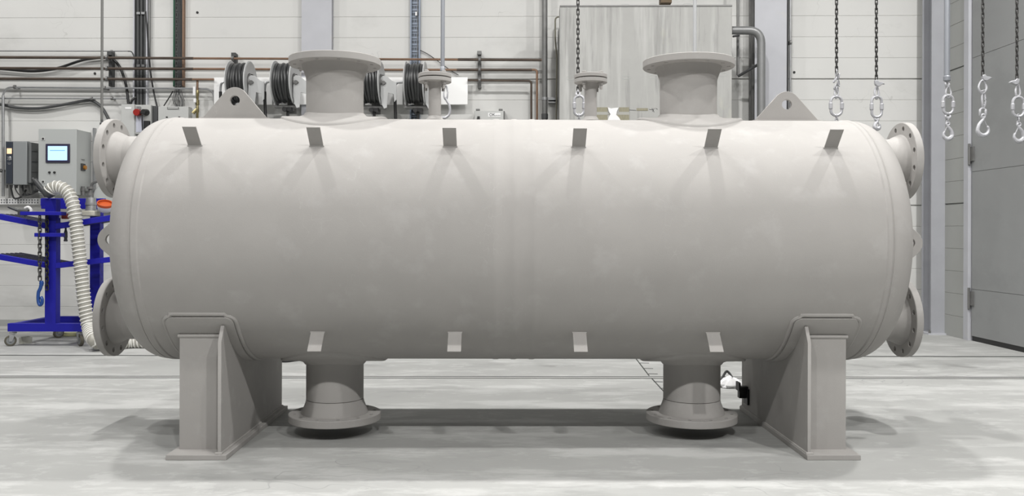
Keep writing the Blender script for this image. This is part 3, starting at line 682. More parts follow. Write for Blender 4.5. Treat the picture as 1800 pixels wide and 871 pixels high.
for k, (x0, x1, yb) in enumerate(((12, 38, 348), (20, 55, 344), (33, 60, 342), (44, 66, 340), (50, 69, 336))):
    m = MB(); m.tube(smooth_path([wp(x0+6, 323, .22), wp(x0+8, 333+k, .22), wp((x0+x1)/2, yb, .18), wp(x1, yb-3, .12), wp(x1+8, 333, .08)]), .010 if k % 2 else .014, 8); T.part('cable', m, DGREY if k % 2 == 0 else DGALV)
m = MB(); 
for x in (12, 20, 29, 38, 46): c = wp(x, 327, .22); m.lathe([(-.03, .018), (.03, .022)], c, 'Z', 10)
T.part('cable_glands', m, DGALV)
# perforated wall duct
a, b = wp(-30, 348, .08), wp(72, 359, .08); T = Thing('wall_duct', 'pale slotted cable duct low on the wall at the left edge', 'cable duct', (a.x, 0, b.z), WALL)
m = MB(); m.box(a.x, b.x, -.08, 0, b.z, a.z); T.part('duct_body', m, PAPER)
m = MB(); x = a.x+.02
while x < b.x-.03:
    for z in (b.z+.018, b.z+.058): m.box(x, x+.02, -.083, -.08, z, z+.022)
    x += .045
T.part('slots', m, MGREY)
m = MB(); c = wp(5, 300, .1); m.lathe([(-.015, .03), (.015, .03)], (c.x, -.16, c.z), 'X', 12); m.box(c.x-.05, c.x+.05, -.2, 0, c.z-.015, c.z+.015); solo('pipe_clamp', 'round pipe clamp on the upright bright pipe beside the inverter', 'clamp', m, DGALV, WALL)
# right of cabinet: pipes/valves near the vessel nozzle
m = MB(); m.tube(bend_path([wp(150, 337, .2), wp(160, 337, .2), wp(161, 322, .2), wp(174, 318, .2)], .05), .02, 10); solo('bent_pipe', 'small bent steel pipe behind the upper left nozzle of the vessel', 'pipe', m, DGALV, WALL)
m = MB(); c = wp(178, 345, .25); m.lathe([(-.20, .20), (-.18, .22), (-.02, .22), (0, .20)], (c.x+.06, 0, c.z), 'Y', 40); solo('blower_housing', 'round grey blower housing half hidden by the upper left nozzle', 'blower', m, LGREY, WALL, bevel=.0)

# white backing board and four hose reels
a, b = wp(376, 136, .15), wp(822, 183.5, .15)
m = MB(); m.box(a.x, b.x, -.15, -.125, b.z, a.z); T = Thing('backing_board', 'long white board on the wall behind the hose reels', 'board', (0.5*(a.x+b.x), -.08, b.z), WALL); T.part('board', m, WHITE, bevel=.003)
for x in (400, 600, 800): c = wp(x, 160, .07); m = MB(); m.box(c.x-.03, c.x+.03, -.125, 0, b.z+.03, a.z-.03); T.part('batten', m, DGALV)
def reel(cx, cy, label):
    c = wp(cx, cy, .52); cc = Vector((c.x, -.52, c.z)); T = Thing('hose_reel', label, 'hose reel', (c.x, -.52, c.z-.50), WALL, 'hose reels on the white board')
    Rr = .335
    for sx in (-.125, .125):
        m = MB(); s = 1 if sx > 0 else -1
        m.ring_lathe([(sx, .14), (sx+s*.012, .15), (sx+s*.012, .27), (sx+s*.03, .315), (sx+s*.022, Rr), (sx+s*.012, Rr), (sx+s*.014, .318), (sx, .275)], cc, 'X', 40); T.part('disc', m, REELM)
        m = MB(); m.ring_lathe([(sx+s*.01, .14), (sx+s*.05, .135), (sx-s*.02, .10), (sx-s*.02, .13)], cc, 'X', 32); T.part('hub', m, DGALV)
    m = MB(); m.lathe([(-.12, .15), (.12, .15)], cc, 'X', 28); T.part('drum', m, BLACK)
    m = MB(); m.lathe([(-.20, .02), (.24, .02)], cc, 'X', 12); m.lathe([(.20, .045), (.225, .045)], cc, 'X', 6); T.part('axle', m, DGALV)
    m = MB(); random.seed(int(cx))
    for k in range(6):
        x = -.105+.042*k; rr = .285-(.012 if k % 2 else 0)
        m.tube([(cc.x+x+.008*math.sin(t*3+k), cc.y+rr*math.cos(t), cc.z+rr*math.sin(t)) for t in [2*PI*i/36 for i in range(36)]], .023, 8, closed=True)
    for k in range(5):
        x = -.085+.042*k
        m.tube([(cc.x+x, cc.y+.245*math.cos(t), cc.z+.245*math.sin(t)) for t in [2*PI*i/36 for i in range(36)]], .023, 8, closed=True)
    T.part('hose', m, HOSEM)
    # side arm (pressed plate) on the right, with slot
    m = MB(); poly = [(.135, .07), (.17, .10), (.23, .09), (.31, .02), (.375, .0), (.375, -.26), (.34, -.30), (.33, -.18), (.25, -.16), (.235, -.30), (.23, -.385), (.185, -.40), (.15, -.33), (.13, -.20)]
    m.prism([(cc.x+x+.02, cc.z+z) for x, z in poly], cc.y-.13, cc.y-.11, 'XZ')
    m.prism([(cc.y+y, cc.z+z) for y, z in ((-.13, .06), (.06, .09), (.10, -.04), (.06, -.34), (-.13, -.34))], cc.x+.165, cc.x+.18, 'YZ')
    T.part('side_arm', m, REELM, bevel=.004)
    m = MB(); m.lathe([(-.16, .03), (-.13, .03)], (cc.x+.20, cc.y, cc.z-.01), 'Y', 10); m.box(cc.x+.17, cc.x+.24, cc.y-.15, cc.y-.14, cc.z-.018, cc.z-.004); T.part('spindle_nut', m, DGALV)
    # cradle under the reel and left arm
    m = MB(); m.tube(bend_path([(cc.x-.185, cc.y-.03, cc.z+.03), (cc.x-.185, cc.y-.03, cc.z-.355), (cc.x+.19, cc.y-.03, cc.z-.355)], .05), .014, 8)
    m.box(cc.x-.17, cc.x+.19, cc.y-.05, cc.y+.12, cc.z-.375, cc.z-.355); T.part('cradle', m, DGALV)
    m = MB(); m.box(cc.x-.03, cc.x+.10, cc.y-.05, cc.y+.05, cc.z-.43, cc.z-.375); m.lathe([(-.70, .022), (-.42, .022)], (cc.x+.035, cc.y, cc.z), 'Z', 10); m.lathe([(-.02, .035), (.02, .035)], (cc.x+.0, cc.y-.05, cc.z-.41), 'Y', 10); T.part('hose_guide', m, BLACK)
    # inlet elbow and drop hose
    m = MB(); m.tube(bend_path([(cc.x-.14, cc.y, cc.z+.02), (cc.x-.30, cc.y, cc.z+.02), (cc.x-.32, cc.y, cc.z-.06), (cc.x-.32, cc.y, cc.z-.14)], .05), .017, 8); T.part('inlet_elbow', m, GALV)
    m = MB(); m.tube(smooth_path([(cc.x-.32, cc.y, cc.z-.13), (cc.x-.315, cc.y, cc.z-.35), (cc.x-.30, cc.y+.02, cc.z-.75)]), .024, 8); T.part('inlet_hose', m, BLACK)
    m = MB(); m.box(cc.x-.05, cc.x+.05, cc.y+.03, -.15, cc.z-.385, cc.z-.355); m.box(cc.x-.07, cc.x+.07, -.17, -.15, cc.z-.42, cc.z-.05); T.part('wall_arm', m, DGALV)
    return T
reel(424, 146, 'leftmost hose reel, behind the left lifting lug')
reel(502, 146, 'second hose reel, left of the wide left nozzle')
reel(654, 147, 'third hose reel, just right of the wide left nozzle')
reel(731, 147, 'rightmost hose reel, beside the small left nozzle')

# ------------------------------------------------------------------ stained steel panel (big upright box) and pipes right of it
a, b = wp(984, 9.5, .95), wp(1287, 6, .95)
T = Thing('shielding_panel', 'huge stained grey steel panel standing behind the right nozzles', 'steel panel', ((a.x+b.x)/2, -.8, 0), WALL)
m = MB(); m.box(a.x, b.x, -.95, -.60, 0, a.z); T.part('panel_body', m, BOOTH, bevel=.008)
m = MB(); m.box(a.x, b.x, -.96, -.95, a.z-.02, a.z); T.part('top_edge', m, DGALV)
def sticker(x0, y0, x1, y1, name, mt, th=.004):
    p, q = wp(x0, y0, .95), wp(x1, y1, .95); m = MB(); m.box(p.x, q.x, -.95-th, -.95, q.z, p.z); T.part(name, m, mt)
sticker(1048, 188.5, 1068, 196.5, 'tape', TAPE); sticker(1088, 188.5, 1106, 196.5, 'tape', TAPE); sticker(1048, 201.5, 1068, 213, 'tape', TAPE); sticker(1084, 201.5, 1106, 213, 'tape', TAPE)
sticker(1048, 196.5, 1106, 201.5, 'tape', mat('pale_tape', (.5, .5, .46), .6)); sticker(1119, 190, 1139, 194.5, 'tape', TAPE)
random.seed(11)
m = MB(); p = [(1068, 189), (1074, 191), (1080, 190), (1087, 189.5), (1084, 196), (1083, 202), (1088, 207), (1092, 214), (1067, 214), (1070, 206), (1073, 201), (1070, 196)]
m.prism([(wp(x, y, .95).x, wp(x, y, .95).z) for x, y in p], -.975, -.95, 'XZ'); T.part('torn_paper', m, PAPER)
m = MB()
for x, y in ((1003, 137), (1100.5, 136), (1148, 135), (1270, 131), (1005, 12.5), (1053, 11.5), (1099, 10.5), (1148, 10), (1208, 9.5)):
    c = wp(x, y, .95); q = []
    for i in range(24):
        t = 2*PI*i/24; q.append((c.x+math.copysign(abs(math.cos(t))**.6, math.cos(t))*.065, -.950, c.z+math.sin(t)*.025))
    m = MB(); m.tube(q, .0025, 6, closed=True); T.part('slot_rim', m, LGREY)
m = MB(); 
for x0, y0, x1, y1 in ((1106, 193, 1118, 194), (1141, 192, 1149, 193), (1146, 190, 1150, 197), (1150, 190, 1147, 196), (1152, 190, 1156, 192)):
    p, q = wp(x0, y0, .951), wp(x1, y1, .951); m.tube([p, q], .003, 5)
T.part('marker_scribble', m, DGREY)
m = MB(); p, q = wp(1161, -8, .8), wp(1180, 6, .8); m.box(p.x, q.x, -.85, -.65, q.z, p.z); T.part('rusty_clamp', m, mat('rust_clamp', (.16, .11, .06), .7), label='rusty clamp on the top edge')
# handrail-like duct pipe from the panel
m = MB(); m.tube(bend_path([wp(1286, 53.5, .62), wp(1338, 53.5, .62), wp(1338, 215, .62)], .20, 8), .062, 16); solo('bent_pipe', 'thick grey pipe bending down in front of the wide grey column', 'pipe', m, mat('duct_grey', (.33, .335, .335), .4, .3, vary=.06, scale=6), WALL)
hpipe('slim_pipe', 'upright grey pipe just right of the stained panel', 'pipe', [(1297, -60), (1297, 132)], .30, .022, DGALV)
m = MB(); m.tube([wp(1297.5, 134, .35), wp(1334, 112.5, .55)], .022, 10); m.tube([wp(1288, 64, .4), wp(1300, 62, .4)], .016, 8); solo('brace_bar', 'dark slanting brace between the slim pipe and the thick bent pipe', 'brace', m, DGREY, WALL)
hpipe('slim_pipe', 'upright pipe close to the left side of the wide column', 'pipe', [(1319, -60), (1319, 213)], .10, .024, DGALV)
m = MB(); a, b = wp(1322, 50, .2), wp(1326.5, 50, .2); m.box(a.x, b.x, -.2, 0, 0, 7); solo('cable_channel', 'dark narrow channel beside the wide grey column', 'channel', m, DGALV, WALL)
hpipe('slim_pipe', 'slim upright pipe on the right side of the wide grey column', 'pipe', [(1389, -60), (1389, 213)], .12, .018, GALV, [(1389, 75)])
m = MB(); a, b = wp(1383.5, 50, .1), wp(1386.5, 50, .1); m.box(a.x, b.x, -.1, 0, 0, 7); solo('cable_channel', 'thin dark channel between the wide column and the slim pipe', 'channel', m, DGREY, WALL)

# ------------------------------------------------------------------ hanging rods, chains and hooks behind the vessel
HY = 9.2
S = HY/F
class Hang:
    def __init__(s, x, label, name='chain_hoist', cat='hanging chain', Y=HY, group=None):
        s.x = x; s.Y = Y; s.T = Thing(name, label, cat, at(x, 200, Y), WORLD, group)
    def p(s, x, y): return at(x, y, s.Y)
    def link(s, m, c, ax, w, h, r, plane):                       # oval link: plane 0 faces the camera, 1 edge-on
        q = []; n = 20; ax = Vector(ax).normalized(); sd = Vector((1, 0, 0)) if plane == 0 else (Vector((0, 1, 0)) if plane == 1 else Vector((.7, .7, 0)))
        for i in range(n):
            t = 2*PI*i/n; a, b = math.cos(t)*w, math.sin(t)*w
            q.append(Vector(c)+sd*a+ax*(b+(h-w)*(1 if b > 0 else -1)))
        m.tube(q, r, 7, closed=True)
    def chain(s, x, y0, y1, pitch=.050, w=.012, r=.0058, mt=None):
        a, b = s.p(x, y0), s.p(x, y1); n = max(1, int((a-b).length/pitch)); m = MB(); d = (a-b).normalized()
        for i in range(n): s.link(m, b+(a-b)*((i+.5)/n), d, w, pitch*.72, r, i % 2 if random.random() < 2 else 2)
        s.T.part('chain', m, mt or CHAINM)
    def oval(s, x, y0, y1, hw=8.5, r=.015, plane=0, name='master_link'):
        a, b = s.p(x, y0), s.p(x, y1); m = MB(); s.link(m, (a+b)/2, (0, 0, 1), hw*S, (a.z-b.z)/2, r, plane)
        for sx in (-1, 1):
            c = (a+b)/2+Vector((sx*hw*S, 0, 0)); m.lathe([(-.035, r), (-.028, r*1.35), (.028, r*1.35), (.035, r)], c, 'Z', 10)
        s.T.part(name, m, ZINC)
    def shackle(s, x, y0, y1, hw=4.5, r=.013):
        a, b = s.p(x, y0), s.p(x, y1); h = a.z-b.z; q = []
        m = MB(); w = hw*S
        for i in range(22):                                       # pear-shaped bow
            t = 2*PI*i/22; k = 1.0 if math.sin(t) < 0 else 1.0-.45*math.sin(t)
            q.append((a+b)/2+Vector((w*math.cos(t)*k, .004*math.sin(3*t), (h/2)*math.sin(t))))
        m.tube(q, r*.9, 8, closed=True); m.tube([b+Vector((-w*.8, 0, h*.16)), b+Vector((w*.8, 0, h*.16))], r*.8, 8)
        s.T.part('shackle', m, ZINC)
    def clutch(s, x, y0, y1, flip=1):
        a, b = s.p(x, y0), s.p(x, y1); h = a.z-b.z; m = MB(); w = .05*flip
        P = [(0, 0), (w*.5, 0), (w*1.3, h*.35), (w*1.7, h*.30), (w*1.2, h*.62), (w*.4, h*.7), (w*.1, h), (-w*.5, h*.9), (-w*.4, h*.3)]
        m.prism([(b.x+p, b.z+q) for p, q in P], b.y-.018, b.y+.018, 'XZ'); s.T.part('chain_clutch', m, ZINC, bevel=.006)
    def hook(s, x, y0, y1, flip=1, mt=None, name='hook'):
        a, b = s.p(x, y0), s.p(x, y1); h = a.z-b.z; rr = h*.27; m = MB()
        c = b+Vector((0, 0, rr)); q = [a+Vector((0, 0, -h*.10)), a+Vector((0, 0, -h*.22)), c+Vector((-flip*rr*.7, 0, rr*1.0))]
        for i in range(12):
            t = PI*.98-(-1)*PI*1.05*i/11 if False else PI+PI*1.1*i/11
            q.append(c+Vector((flip*rr*math.cos(t), 0, rr*math.sin(t))))
        q.append(c+Vector((flip*rr*.75, 0, rr*.7)))
        q = smooth_path(q, 3); n = len(q); rad = [.014+.011*math.sin(PI*min(1, i/n*1.15)) for i in range(n)]; rad[-1] = .009
        m.tube(q, rad, 9)
        qq = [a+Vector((h*.09*math.cos(2*PI*i/16), 0, -h*.06+h*.09*math.sin(2*PI*i/16))) for i in range(16)]; m.tube(qq, .013, 8, closed=True)
        o = s.T.part(name, m, mt or ZINC)
        m = MB(); m.tube([a+Vector((flip*.004, 0, -h*.2)), c+Vector((flip*rr*.8, 0, rr*.55))], .006, 6); s.T.part('latch', m, mt or ZINC, o)
    def rod(s, x, y0, y1, r, mt, cap=True):
        a, b = s.p(x, y0), s.p(x, y1); m = MB(); m.lathe([(0, r), (a.z-b.z, r)], b, 'Z', 16); s.T.part('rod', m, mt)
        if cap: m = MB(); m.lathe([(-.03, r*.8), (-.02, r*1.2), (.02, r*1.25), (.03, r)], b, 'Z', 12); s.T.part('end_cap', m, mt)
random.seed(2)
ROD = mat('rod_grey', (.42, .44, .48), .4, .3)
h = Hang(1016, 'dark chain with a large oval link hanging left of the small right nozzle'); h.chain(1016, -60, 162); h.shackle(1016, 160, 170, 3); h.oval(1018, 168, 203, 8.5); h.chain(1017.5, 200, 232, .040, .015, .006, ZINC)
h = Hang(1471, 'dark chain with knotted end and oval link above the right lug'); h.chain(1470.5, -60, 126)
for dx, dy in ((-1, 128), (3, 134), (-3, 140), (3, 146), (-2, 152), (1, 158)):
    m = MB(); h.link(m, h.p(1471+dx, dy), (random.uniform(-.6, .6), 0, 1), .018, .032, .0075, random.choice((0, 1, 2))); h.T.part('chain_link', m, ZINC)
h.shackle(1470, 156, 172, 3); h.oval(1470, 169, 203, 10); h.chain(1470.5, 201, 232, .040, .015, .006, ZINC)
h = Hang(1541, 'dark chain with shackle and oval link above the upper right nozzle'); h.chain(1540.5, -60, 141); h.clutch(1541, 140, 152, 1); h.shackle(1541, 152, 173, 3.5); h.oval(1541, 169, 206, 9); h.shackle(1541, 205, 212, 3); h.hook(1542, 210, 226, 1)
h = Hang(1664, 'grey rod with shackle, oval link and hook in front of the corner column', 'hoist_rod', 'hanging rod'); h.rod(1664.5, -60, 138, .030, ROD); h.shackle(1665, 142, 152, 3); h.shackle(1667, 152, 172, 4.5, .011); h.oval(1666.5, 167, 200, 9); h.shackle(1666, 199, 208, 4); h.chain(1665.5, 206, 220, .036, .014, .006, ZINC); h.hook(1666, 216, 244, -1)
h = Hang(1728, 'dark chain with pale shackle and small hook before the grey door'); h.chain(1727.5, -60, 132); h.clutch(1730, 131, 142, 1); h.shackle(1727, 141, 164, 7, .013); h.shackle(1729, 158, 190, 3, .012); h.oval(1727.5, 190, 205, 5, .010); h.hook(1728, 202, 238, 1)
h = Hang(1788, 'dark chain with oval link and big hook at the right edge'); h.chain(1787.5, -60, 139); h.clutch(1787, 138, 149, -1); h.shackle(1789, 148, 172, 4, .012); h.oval(1790, 170, 205, 10); h.chain(1790, 202, 220, .036, .014, .006, ZINC); h.hook(1791, 217, 248, -1)
h = Hang(778, 'grey rod with a curved hook behind the small left nozzle', 'hoist_rod', 'hanging rod'); h.rod(778, -60, 122, .022, ROD); h.chain(780, 122, 152, .04, .016, .007, ZINC); h.shackle(783.5, 150, 175, 3.5, .010)
a = [h.p(783, 172), h.p(786, 178), h.p(789.5, 184), h.p(791, 194), h.p(789, 202), h.p(784, 206), h.p(779, 207)]; m = MB(); m.tube(smooth_path(a), .013, 10); m.lathe([(-.03, .016), (.03, .016)], h.p(779, 207), 'X', 10); h.T.part('hook', m, ZINC)
h = Hang(1221, 'pale upright rod ending behind the wide right nozzle flange', 'hoist_rod', 'hanging rod'); h.rod(1221, -60, 150, .020, mat('pale_rod', (.60, .61, .62), .4))
h = Hang(179, 'thin grey rod hanging in front of the brown pipes at left', 'hoist_rod', 'hanging rod'); h.rod(179, -60, 212, .0135, mat('thin_rod', (.22, .22, .21), .5), False)
m = MB(); m.lathe([(0, .008), (.012, .022), (.03, .022), (.04, .014), (.07, .014)], h.p(179, 221), 'Z', 8); h.T.part('end_fitting', m, DGREY)

# ------------------------------------------------------------------ blue cart
CY = 11.55
def cp(px, py, dy=0.0): return at(px, py, CY+dy)
c0 = cp(80, 606)
C = Thing('tool_cart', 'blue steel cart on castors with two sloping racks at the left edge', 'cart', (c0.x, CY+.3, 0))
def cbox(name, x0, y0, x1, y1, dy0, dy1, mt=BLUE, parent=None, bevel=.004):
    a, b = cp(x0, y0, dy0), cp(x1, y1, dy0); m = MB(); m.box(a.x, b.x, CY+dy0, CY+dy1, b.z, a.z); return C.part(name, m, mt, parent, bevel=bevel)
def slanted(x0, y0, x1, y1, th, dy0, dy1, mt=BLUE, name='rack_rail', parent=None):
    a, b = cp(x0, y0, dy0), cp(x1, y1, dy0); t = th*CY/F; m = MB(); m.prism([(a.x, a.z), (b.x, b.z), (b.x, b.z-t), (a.x, a.z-t)], CY+dy0, CY+dy1, 'XZ'); return C.part(name, m, mt, parent, bevel=.003)
fbm = cbox('base_frame', 13, 568, 146, 582.5, 0, .10)
a, b = cp(14, 568, 0), cp(145, 568, 0)
for x in (a.x+.04, b.x-.04):
    m = MB(); m.box(x-.04, x+.04, CY+.10, CY+1.0, a.z-.11, a.z-.005); C.part('base_rail', m, BLUE, bevel=.004)
m = MB(); m.box(a.x, b.x+.3, CY+1.0, CY+1.1, a.z-.11, a.z-.005); C.part('base_rail', m, BLUE, bevel=.004)
colm = cbox('post', 79, 349, 98, 569, .0, .12)
m = MB(); q0, q1 = cp(158, 372, .7), cp(175, 566, .7); zb = a.z-.01; m.box(q0.x, q1.x, CY+.7, CY+.82, zb, q0.z); C.part('post', m, BLUE, bevel=.004)
m = MB(); q0, q1 = cp(72, 348, .48), cp(182, 367, .48); m.box(q0.x, q1.x, CY+.48, CY+.56, q1.z, q0.z); C.part('head_beam', m, BLUE, bevel=.004)
cbox('head_block', 71, 349, 80, 361, .0, .12)
cbox('chain_bracket', 35, 371.5, 107.5, 378, -.14, 0); cbox('chain_bracket', 60, 409, 107.5, 416, -.10, 0)
for (yl, yc, yr, th) in ((376, 391.5, 377, 10), (447.5, 461, 450.5, 9.5)):
    L1 = slanted(-22, yl-4.5, 79.5, yc, th, -.02, .05); slanted(-22, yl-4.5, 79.5, yc, th, .85, .92); slanted(97, yc+1, 197, yr, th, -.02, .05); slanted(97, yc+1, 197, yr, th, .85, .92)
    for i in range(7):
        dy = .09+.11*i; m = MB()
        for (x0, y0, x1, y1) in ((-22, yl-4.5, 79, yc), (98, yc+1, 197, yr)):
            p, q = cp(x0, y0, 0), cp(x1, y1, 0); t = .02; m.prism([(p.x, p.z-.02), (q.x, q.z-.02), (q.x, q.z-.03), (p.x, p.z-.03)], CY+dy, CY+dy+.05, 'XZ')
        C.part('rack_slat', m, DOORD)
    m = MB(); p = cp(197, yr, 0); m.box(p.x-.03, p.x, CY, CY+.9, p.z-.075, p.z-.005); C.part('rack_rail', m, BLUE)
def caster(px, py, dy, ang):
    p = cp(px, py, dy); r = .072; m = MB(); zc = r; x, y = p.x, CY+dy
    e = Thing.part(C, 'caster', (lambda k: (k.lathe([(.0, .045), (.015, .045)], (x, y, a.z-.135), 'Z', 16), k)[1])(MB()), GALV)
    d = Vector((math.cos(ang), math.sin(ang), 0)); nrm = Vector((-d.y, d.x, 0)); ctr = Vector((x, y, 0))-d*.03+Vector((0, 0, r))
    def ring(k, prof, n=24):
        rs = [[ctr+nrm*al+(d*math.cos(2*PI*j/n)+Vector((0,0,1))*math.sin(2*PI*j/n))*rr for j in range(n)] for al, rr in prof]; k.rings(rs)
    k = MB(); ring(k, [(-.020, .05), (-.020, r-.008), (-.010, r), (.010, r), (.020, r-.008), (.020, .05)]); C.part('wheel', k, TYRE, e)
    k = MB(); ring(k, [(-.023, .012), (-.023, .048), (.023, .048), (.023, .012)]); C.part('rim', k, MGREY, e)
    k = MB()
    for sg in (-1, 1):
        b0 = Vector((x, y, a.z-.125))+nrm*sg*.030; b1 = ctr+nrm*sg*.030
        vs = []
        for off in (0, .004*sg):
            o_ = nrm*off; vs += [b0-d*.04+o_, b0+d*.035+o_, b1+d*.018+o_-Vector((0,0,.01)), b1-d*.018+o_-Vector((0,0,.01))]
        k.add(vs, [(0,1,2,3),(7,6,5,4),(0,4,5,1),(1,5,6,2),(2,6,7,3),(3,7,4,0)])
    C.part('fork', k, GALV, e)
caster(23, 606, .05, .5); caster(140, 606, .05, 2.4); caster(107, 596, .95, .8); caster(150, 596, 1.0, .3)

# chains hanging on the cart
def cart_chain(x, y0, y1, label, hook=False):
    h = Hang(x, label, 'lifting_chain', 'chain', CY-.09 if x < 76 else CY-.045); h.S = 1
    h.chain(x, y0, y1, .052, .020, .008, BLACK if x > 76 else CHAINM)
    if hook: h.shackle(x+1, y1-2, y1+10, 3.5, .013); bpy.data.objects
    return h
h = cart_chain(70, 379, 492, 'dark chain with a blue hook hanging from the blue cart')
m = MB(); a1 = h.p(72, 491); m.lathe([(-.04, .02), (0, .028), (.03, .02)], h.p(73, 497), 'Z', 12); m.tube(smooth_path([h.p(73, 497), h.p(71, 506), h.p(68, 512)]), .022, 10)
m.tube(smooth_path([h.p(68, 511), h.p(67, 520), h.p(67.5, 530), h.p(70, 535.5), h.p(73.5, 533), h.p(74, 526), h.p(71.5, 521)]), .021, 10); h.T.part('hook', m, HOOKB)
cart_chain(82.5, 379, 508, 'plain black chain hanging against the post of the blue cart')

# clear spiral hose over the cart, down to the floor and behind the vessel
pts = [cp(86, 337, -.05), cp(96, 329, -.06), cp(110, 330.5, -.08), cp(122, 342, -.1), cp(129, 362, -.14), cp(134, 395, -.16), cp(139, 440, -.18), cp(143, 480, -.2), cp(148, 530, -.22), cp(156, 575, -.26)]
pts += [cp(166, 598, -.5), fl(181, 614)+Vector((0, 0, .085)), fl(205, 613.5)+Vector((0, 0, .08)), fl(235, 611)+Vector((0, 0, .08)), fl(290, 612)+Vector((0, 0, .08)), fl(360, 616)+Vector((0,0,.08))]
path = smooth_path(pts, 14)
T = Thing('spiral_hose', 'clear corrugated suction hose arching over the blue cart to the floor', 'hose', cp(170, 612, -.4))
m = MB(); m.tube(path, .078, 20); T.part('hose_skin', m, FLEX)
m = MB(); # spiral rib
L_ = [0.0]
for i in range(1, len(path)): L_.append(L_[-1]+(path[i]-path[i-1]).length)
tot = L_[-1]; pitch = .052; npt = int(tot/pitch*14); q = []; prev = None
for k in range(npt):
    s_ = tot*k/(npt-1); i = 0
    while i < len(L_)-2 and L_[i+1] < s_: i += 1
    f = (s_-L_[i])/max(1e-6, L_[i+1]-L_[i]); p = path[i].lerp(path[i+1], f); d = (path[i+1]-path[i]).normalized()
    if prev is None: prev = Vector((0, 1, 0))
    prev = (prev-d*prev.dot(d)).normalized(); b_ = d.cross(prev); t = 2*PI*s_/pitch
    q.append(p+(prev*math.cos(t)+b_*math.sin(t))*.079)
m.tube(q, .0105, 6); T.part('hose_spiral', m, RIBM)
m = MB(); m.tube([pts[0]+Vector((-.03, 0, -.01)), pts[0]+Vector((.03, 0, .015))], .084, 20); T.part('hose_collar', m, DGREY)

# things on the cart
def on(px, py, Y): return at(px, py, Y)
m = MB(); p = [on(61, 316, CY), on(66, 322, CY), on(74, 332, CY), on(82, 344, CY)]; m.tube(smooth_path(p), [.014]*0 or .032, 10); m.tube([on(57, 313, CY), on(62, 318, CY)], .016, 8); m.tube(smooth_path([on(64, 330, CY), on(72, 336, CY), on(80, 340, CY)]), .014, 8)
solo('swivel_arm', 'dark articulated arm holding the hose above the blue cart', 'arm', m, DGREY)
m = MB(); z = on(28, 378, CY+.3).z
m.tube([on(15, 363, CY+.1), on(24, 367, CY+.1), on(35, 371, CY+.1)], .018, 10); m.tube([on(33, 370, CY+.1), on(50, 371, CY+.1)], .026, 10); m.tube([on(40, 370, CY+.1), on(46, 380, CY+.12)], .018, 8); m.box(on(33, 370, CY+.1).x, on(38, 370, CY+.1).x, CY+.07, CY+.13, on(33, 377, CY+.1).z, on(33, 370, CY+.1).z)
solo('spray_gun', 'dark air tool lying on the left of the upper cart rack', 'tool', m, DGREY)
m = MB(); q = [on(44, 366, CY+.15), on(50, 364, CY+.15), on(55, 370, CY+.15), on(50, 377, CY+.15)]; m.tube(smooth_path(q), .02, 8); solo('wrapped_cloth', 'white rag bundled on the upper cart rack', 'cloth', m, PAPER)
# cylinders and tins on the right of the upper rack
zr = on(165, 381, CY+.35).z
def lathe_at(name, label, cat, px, py, Y, prof, mt, tilt=None, n=28):
    c = on(px, py, Y); m = MB(); m.lathe(prof, (0, 0, 0), 'Z', n)
    if tilt:
        Rm = Matrix.Rotation(tilt[0], 3, 'X') @ Matrix.Rotation(tilt[1], 3, 'Y'); m.v = [tuple(Rm @ Vector(v)) for v in m.v]
    m.v = [(v[0]+c.x, v[1]+c.y, v[2]+c.z) for v in m.v]; return solo(name, label, cat, m, mt)
lathe_at('pipe_reducer', 'grey stepped metal coupling standing on the right of the cart rack', 'coupling', 160, 373, CY+.34, [(0, .075), (.03, .078), (.03, .070), (.10, .066), (.10, .074), (.13, .074), (.13, .068), (.20, .062), (.20, .0)], GALV)
lathe_at('valve_stub', 'small steel fitting on the grey coupling behind the cart', 'fitting', 159, 343.5, CY+.34, [(0, .04), (.04, .04), (.04, .025), (.09, .025), (.09, .045), (.12, .045), (.12, .0)], DGALV)
T = Thing('glue_tin', 'white tub with an orange lid tilted on the right of the cart', 'tub', on(184, 376, CY+.2))
c = on(184, 369, CY+.2); Rm = Matrix.Rotation(.45, 3, 'X') @ Matrix.Rotation(.25, 3, 'Y')
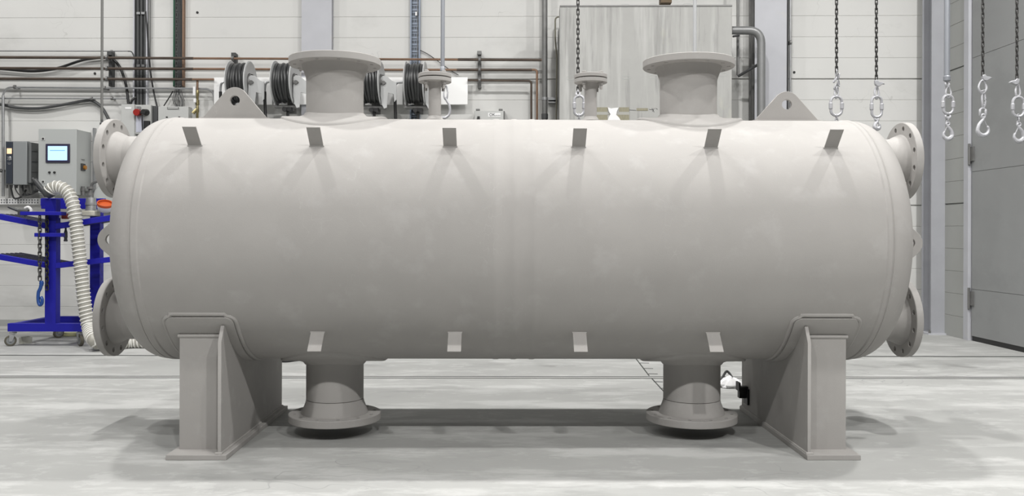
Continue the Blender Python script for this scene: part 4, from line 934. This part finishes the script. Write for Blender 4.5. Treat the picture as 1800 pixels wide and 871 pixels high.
for nm, prof, mt in (('tub', [(0, .08), (.03, .092), (.08, .098), (.08, .088), (.02, .08)], PAPER), ('orange_ring', [(.078, .088), (.078, .100), (.11, .10), (.11, .088)], ORANGE)):
    m = MB()
    if nm == 'tub': m.lathe(prof[:3], (0,0,0), 'Z', 28)
    else: m.ring_lathe(prof, (0,0,0), 'Z', 28); m.lathe([(.082, .088), (.083, .001)], (0,0,0), 'Z', 28)
    m.v = [tuple(Rm @ Vector(v)+c) for v in m.v]; T.part(nm, m, mt)
m = MB(); p, q = on(143, 370, CY+.1), on(166, 379.5, CY+.1); m.box(p.x, q.x, CY+.1, CY+.28, q.z, p.z); solo('paper_pack', 'cream paper pack lying on the upper cart rack beside the hose', 'paper pack', m, mat('cream', (.72, .70, .58), .6), bevel=.01)
m = MB(); p, q = on(109, 375, CY+.1), on(119, 384.5, CY+.1); m.box(p.x, q.x, CY+.08, CY+.16, q.z, p.z); solo('red_box', 'small dark red box on the cart rack left of the hose', 'box', m, mat('dull_red', (.25, .03, .02), .5), bevel=.008)
m = MB(); p, q = on(98, 377, CY+.1), on(109, 383, CY+.1); m.box(p.x, q.x, CY+.08, CY+.16, q.z, p.z); solo('paper_slip', 'small white carton beside the dark red box on the cart', 'carton', m, PAPER, bevel=.005)
lathe_at('air_coupling', 'black hose end dangling below the cart rack beside the hose', 'hose end', 115.5, 424, CY+.1, [(0, .022), (.02, .026), (.02, .020), (.05, .020), (.05, .024), (.12, .022), (.16, .012), (.25, .012)], DGREY, n=12)
m = MB(); p = on(48, 603, CY+.35); p = fl(45, 602.5); m.ring_lathe([(0, .062), (.085, .062), (.085, .078), (0, .078)], (p.x, p.y, 0), 'Z', 32); m.ring_lathe([(0, .078), (0, .079), (.085, .079), (.085, .078)], (p.x, p.y, 0), 'Z', 32); solo('tape_roll', 'roll of pale tape standing on the floor behind the left castor', 'tape roll', m, mat('pale_roll', (.62, .62, .54), .6))
m = MB(); random.seed(4); p = fl(122, 590); q = [(p.x+.22*math.cos(t)+.02*random.random(), p.y+.12*math.sin(t), .025) for t in [2*PI*i/20 for i in range(20)]]; m.tube(q, .018, 8, closed=True); solo('hose_coil', 'yellowish hose loop lying on the floor under the cart', 'hose coil', m, mat('yellowish', (.55, .54, .30), .5))
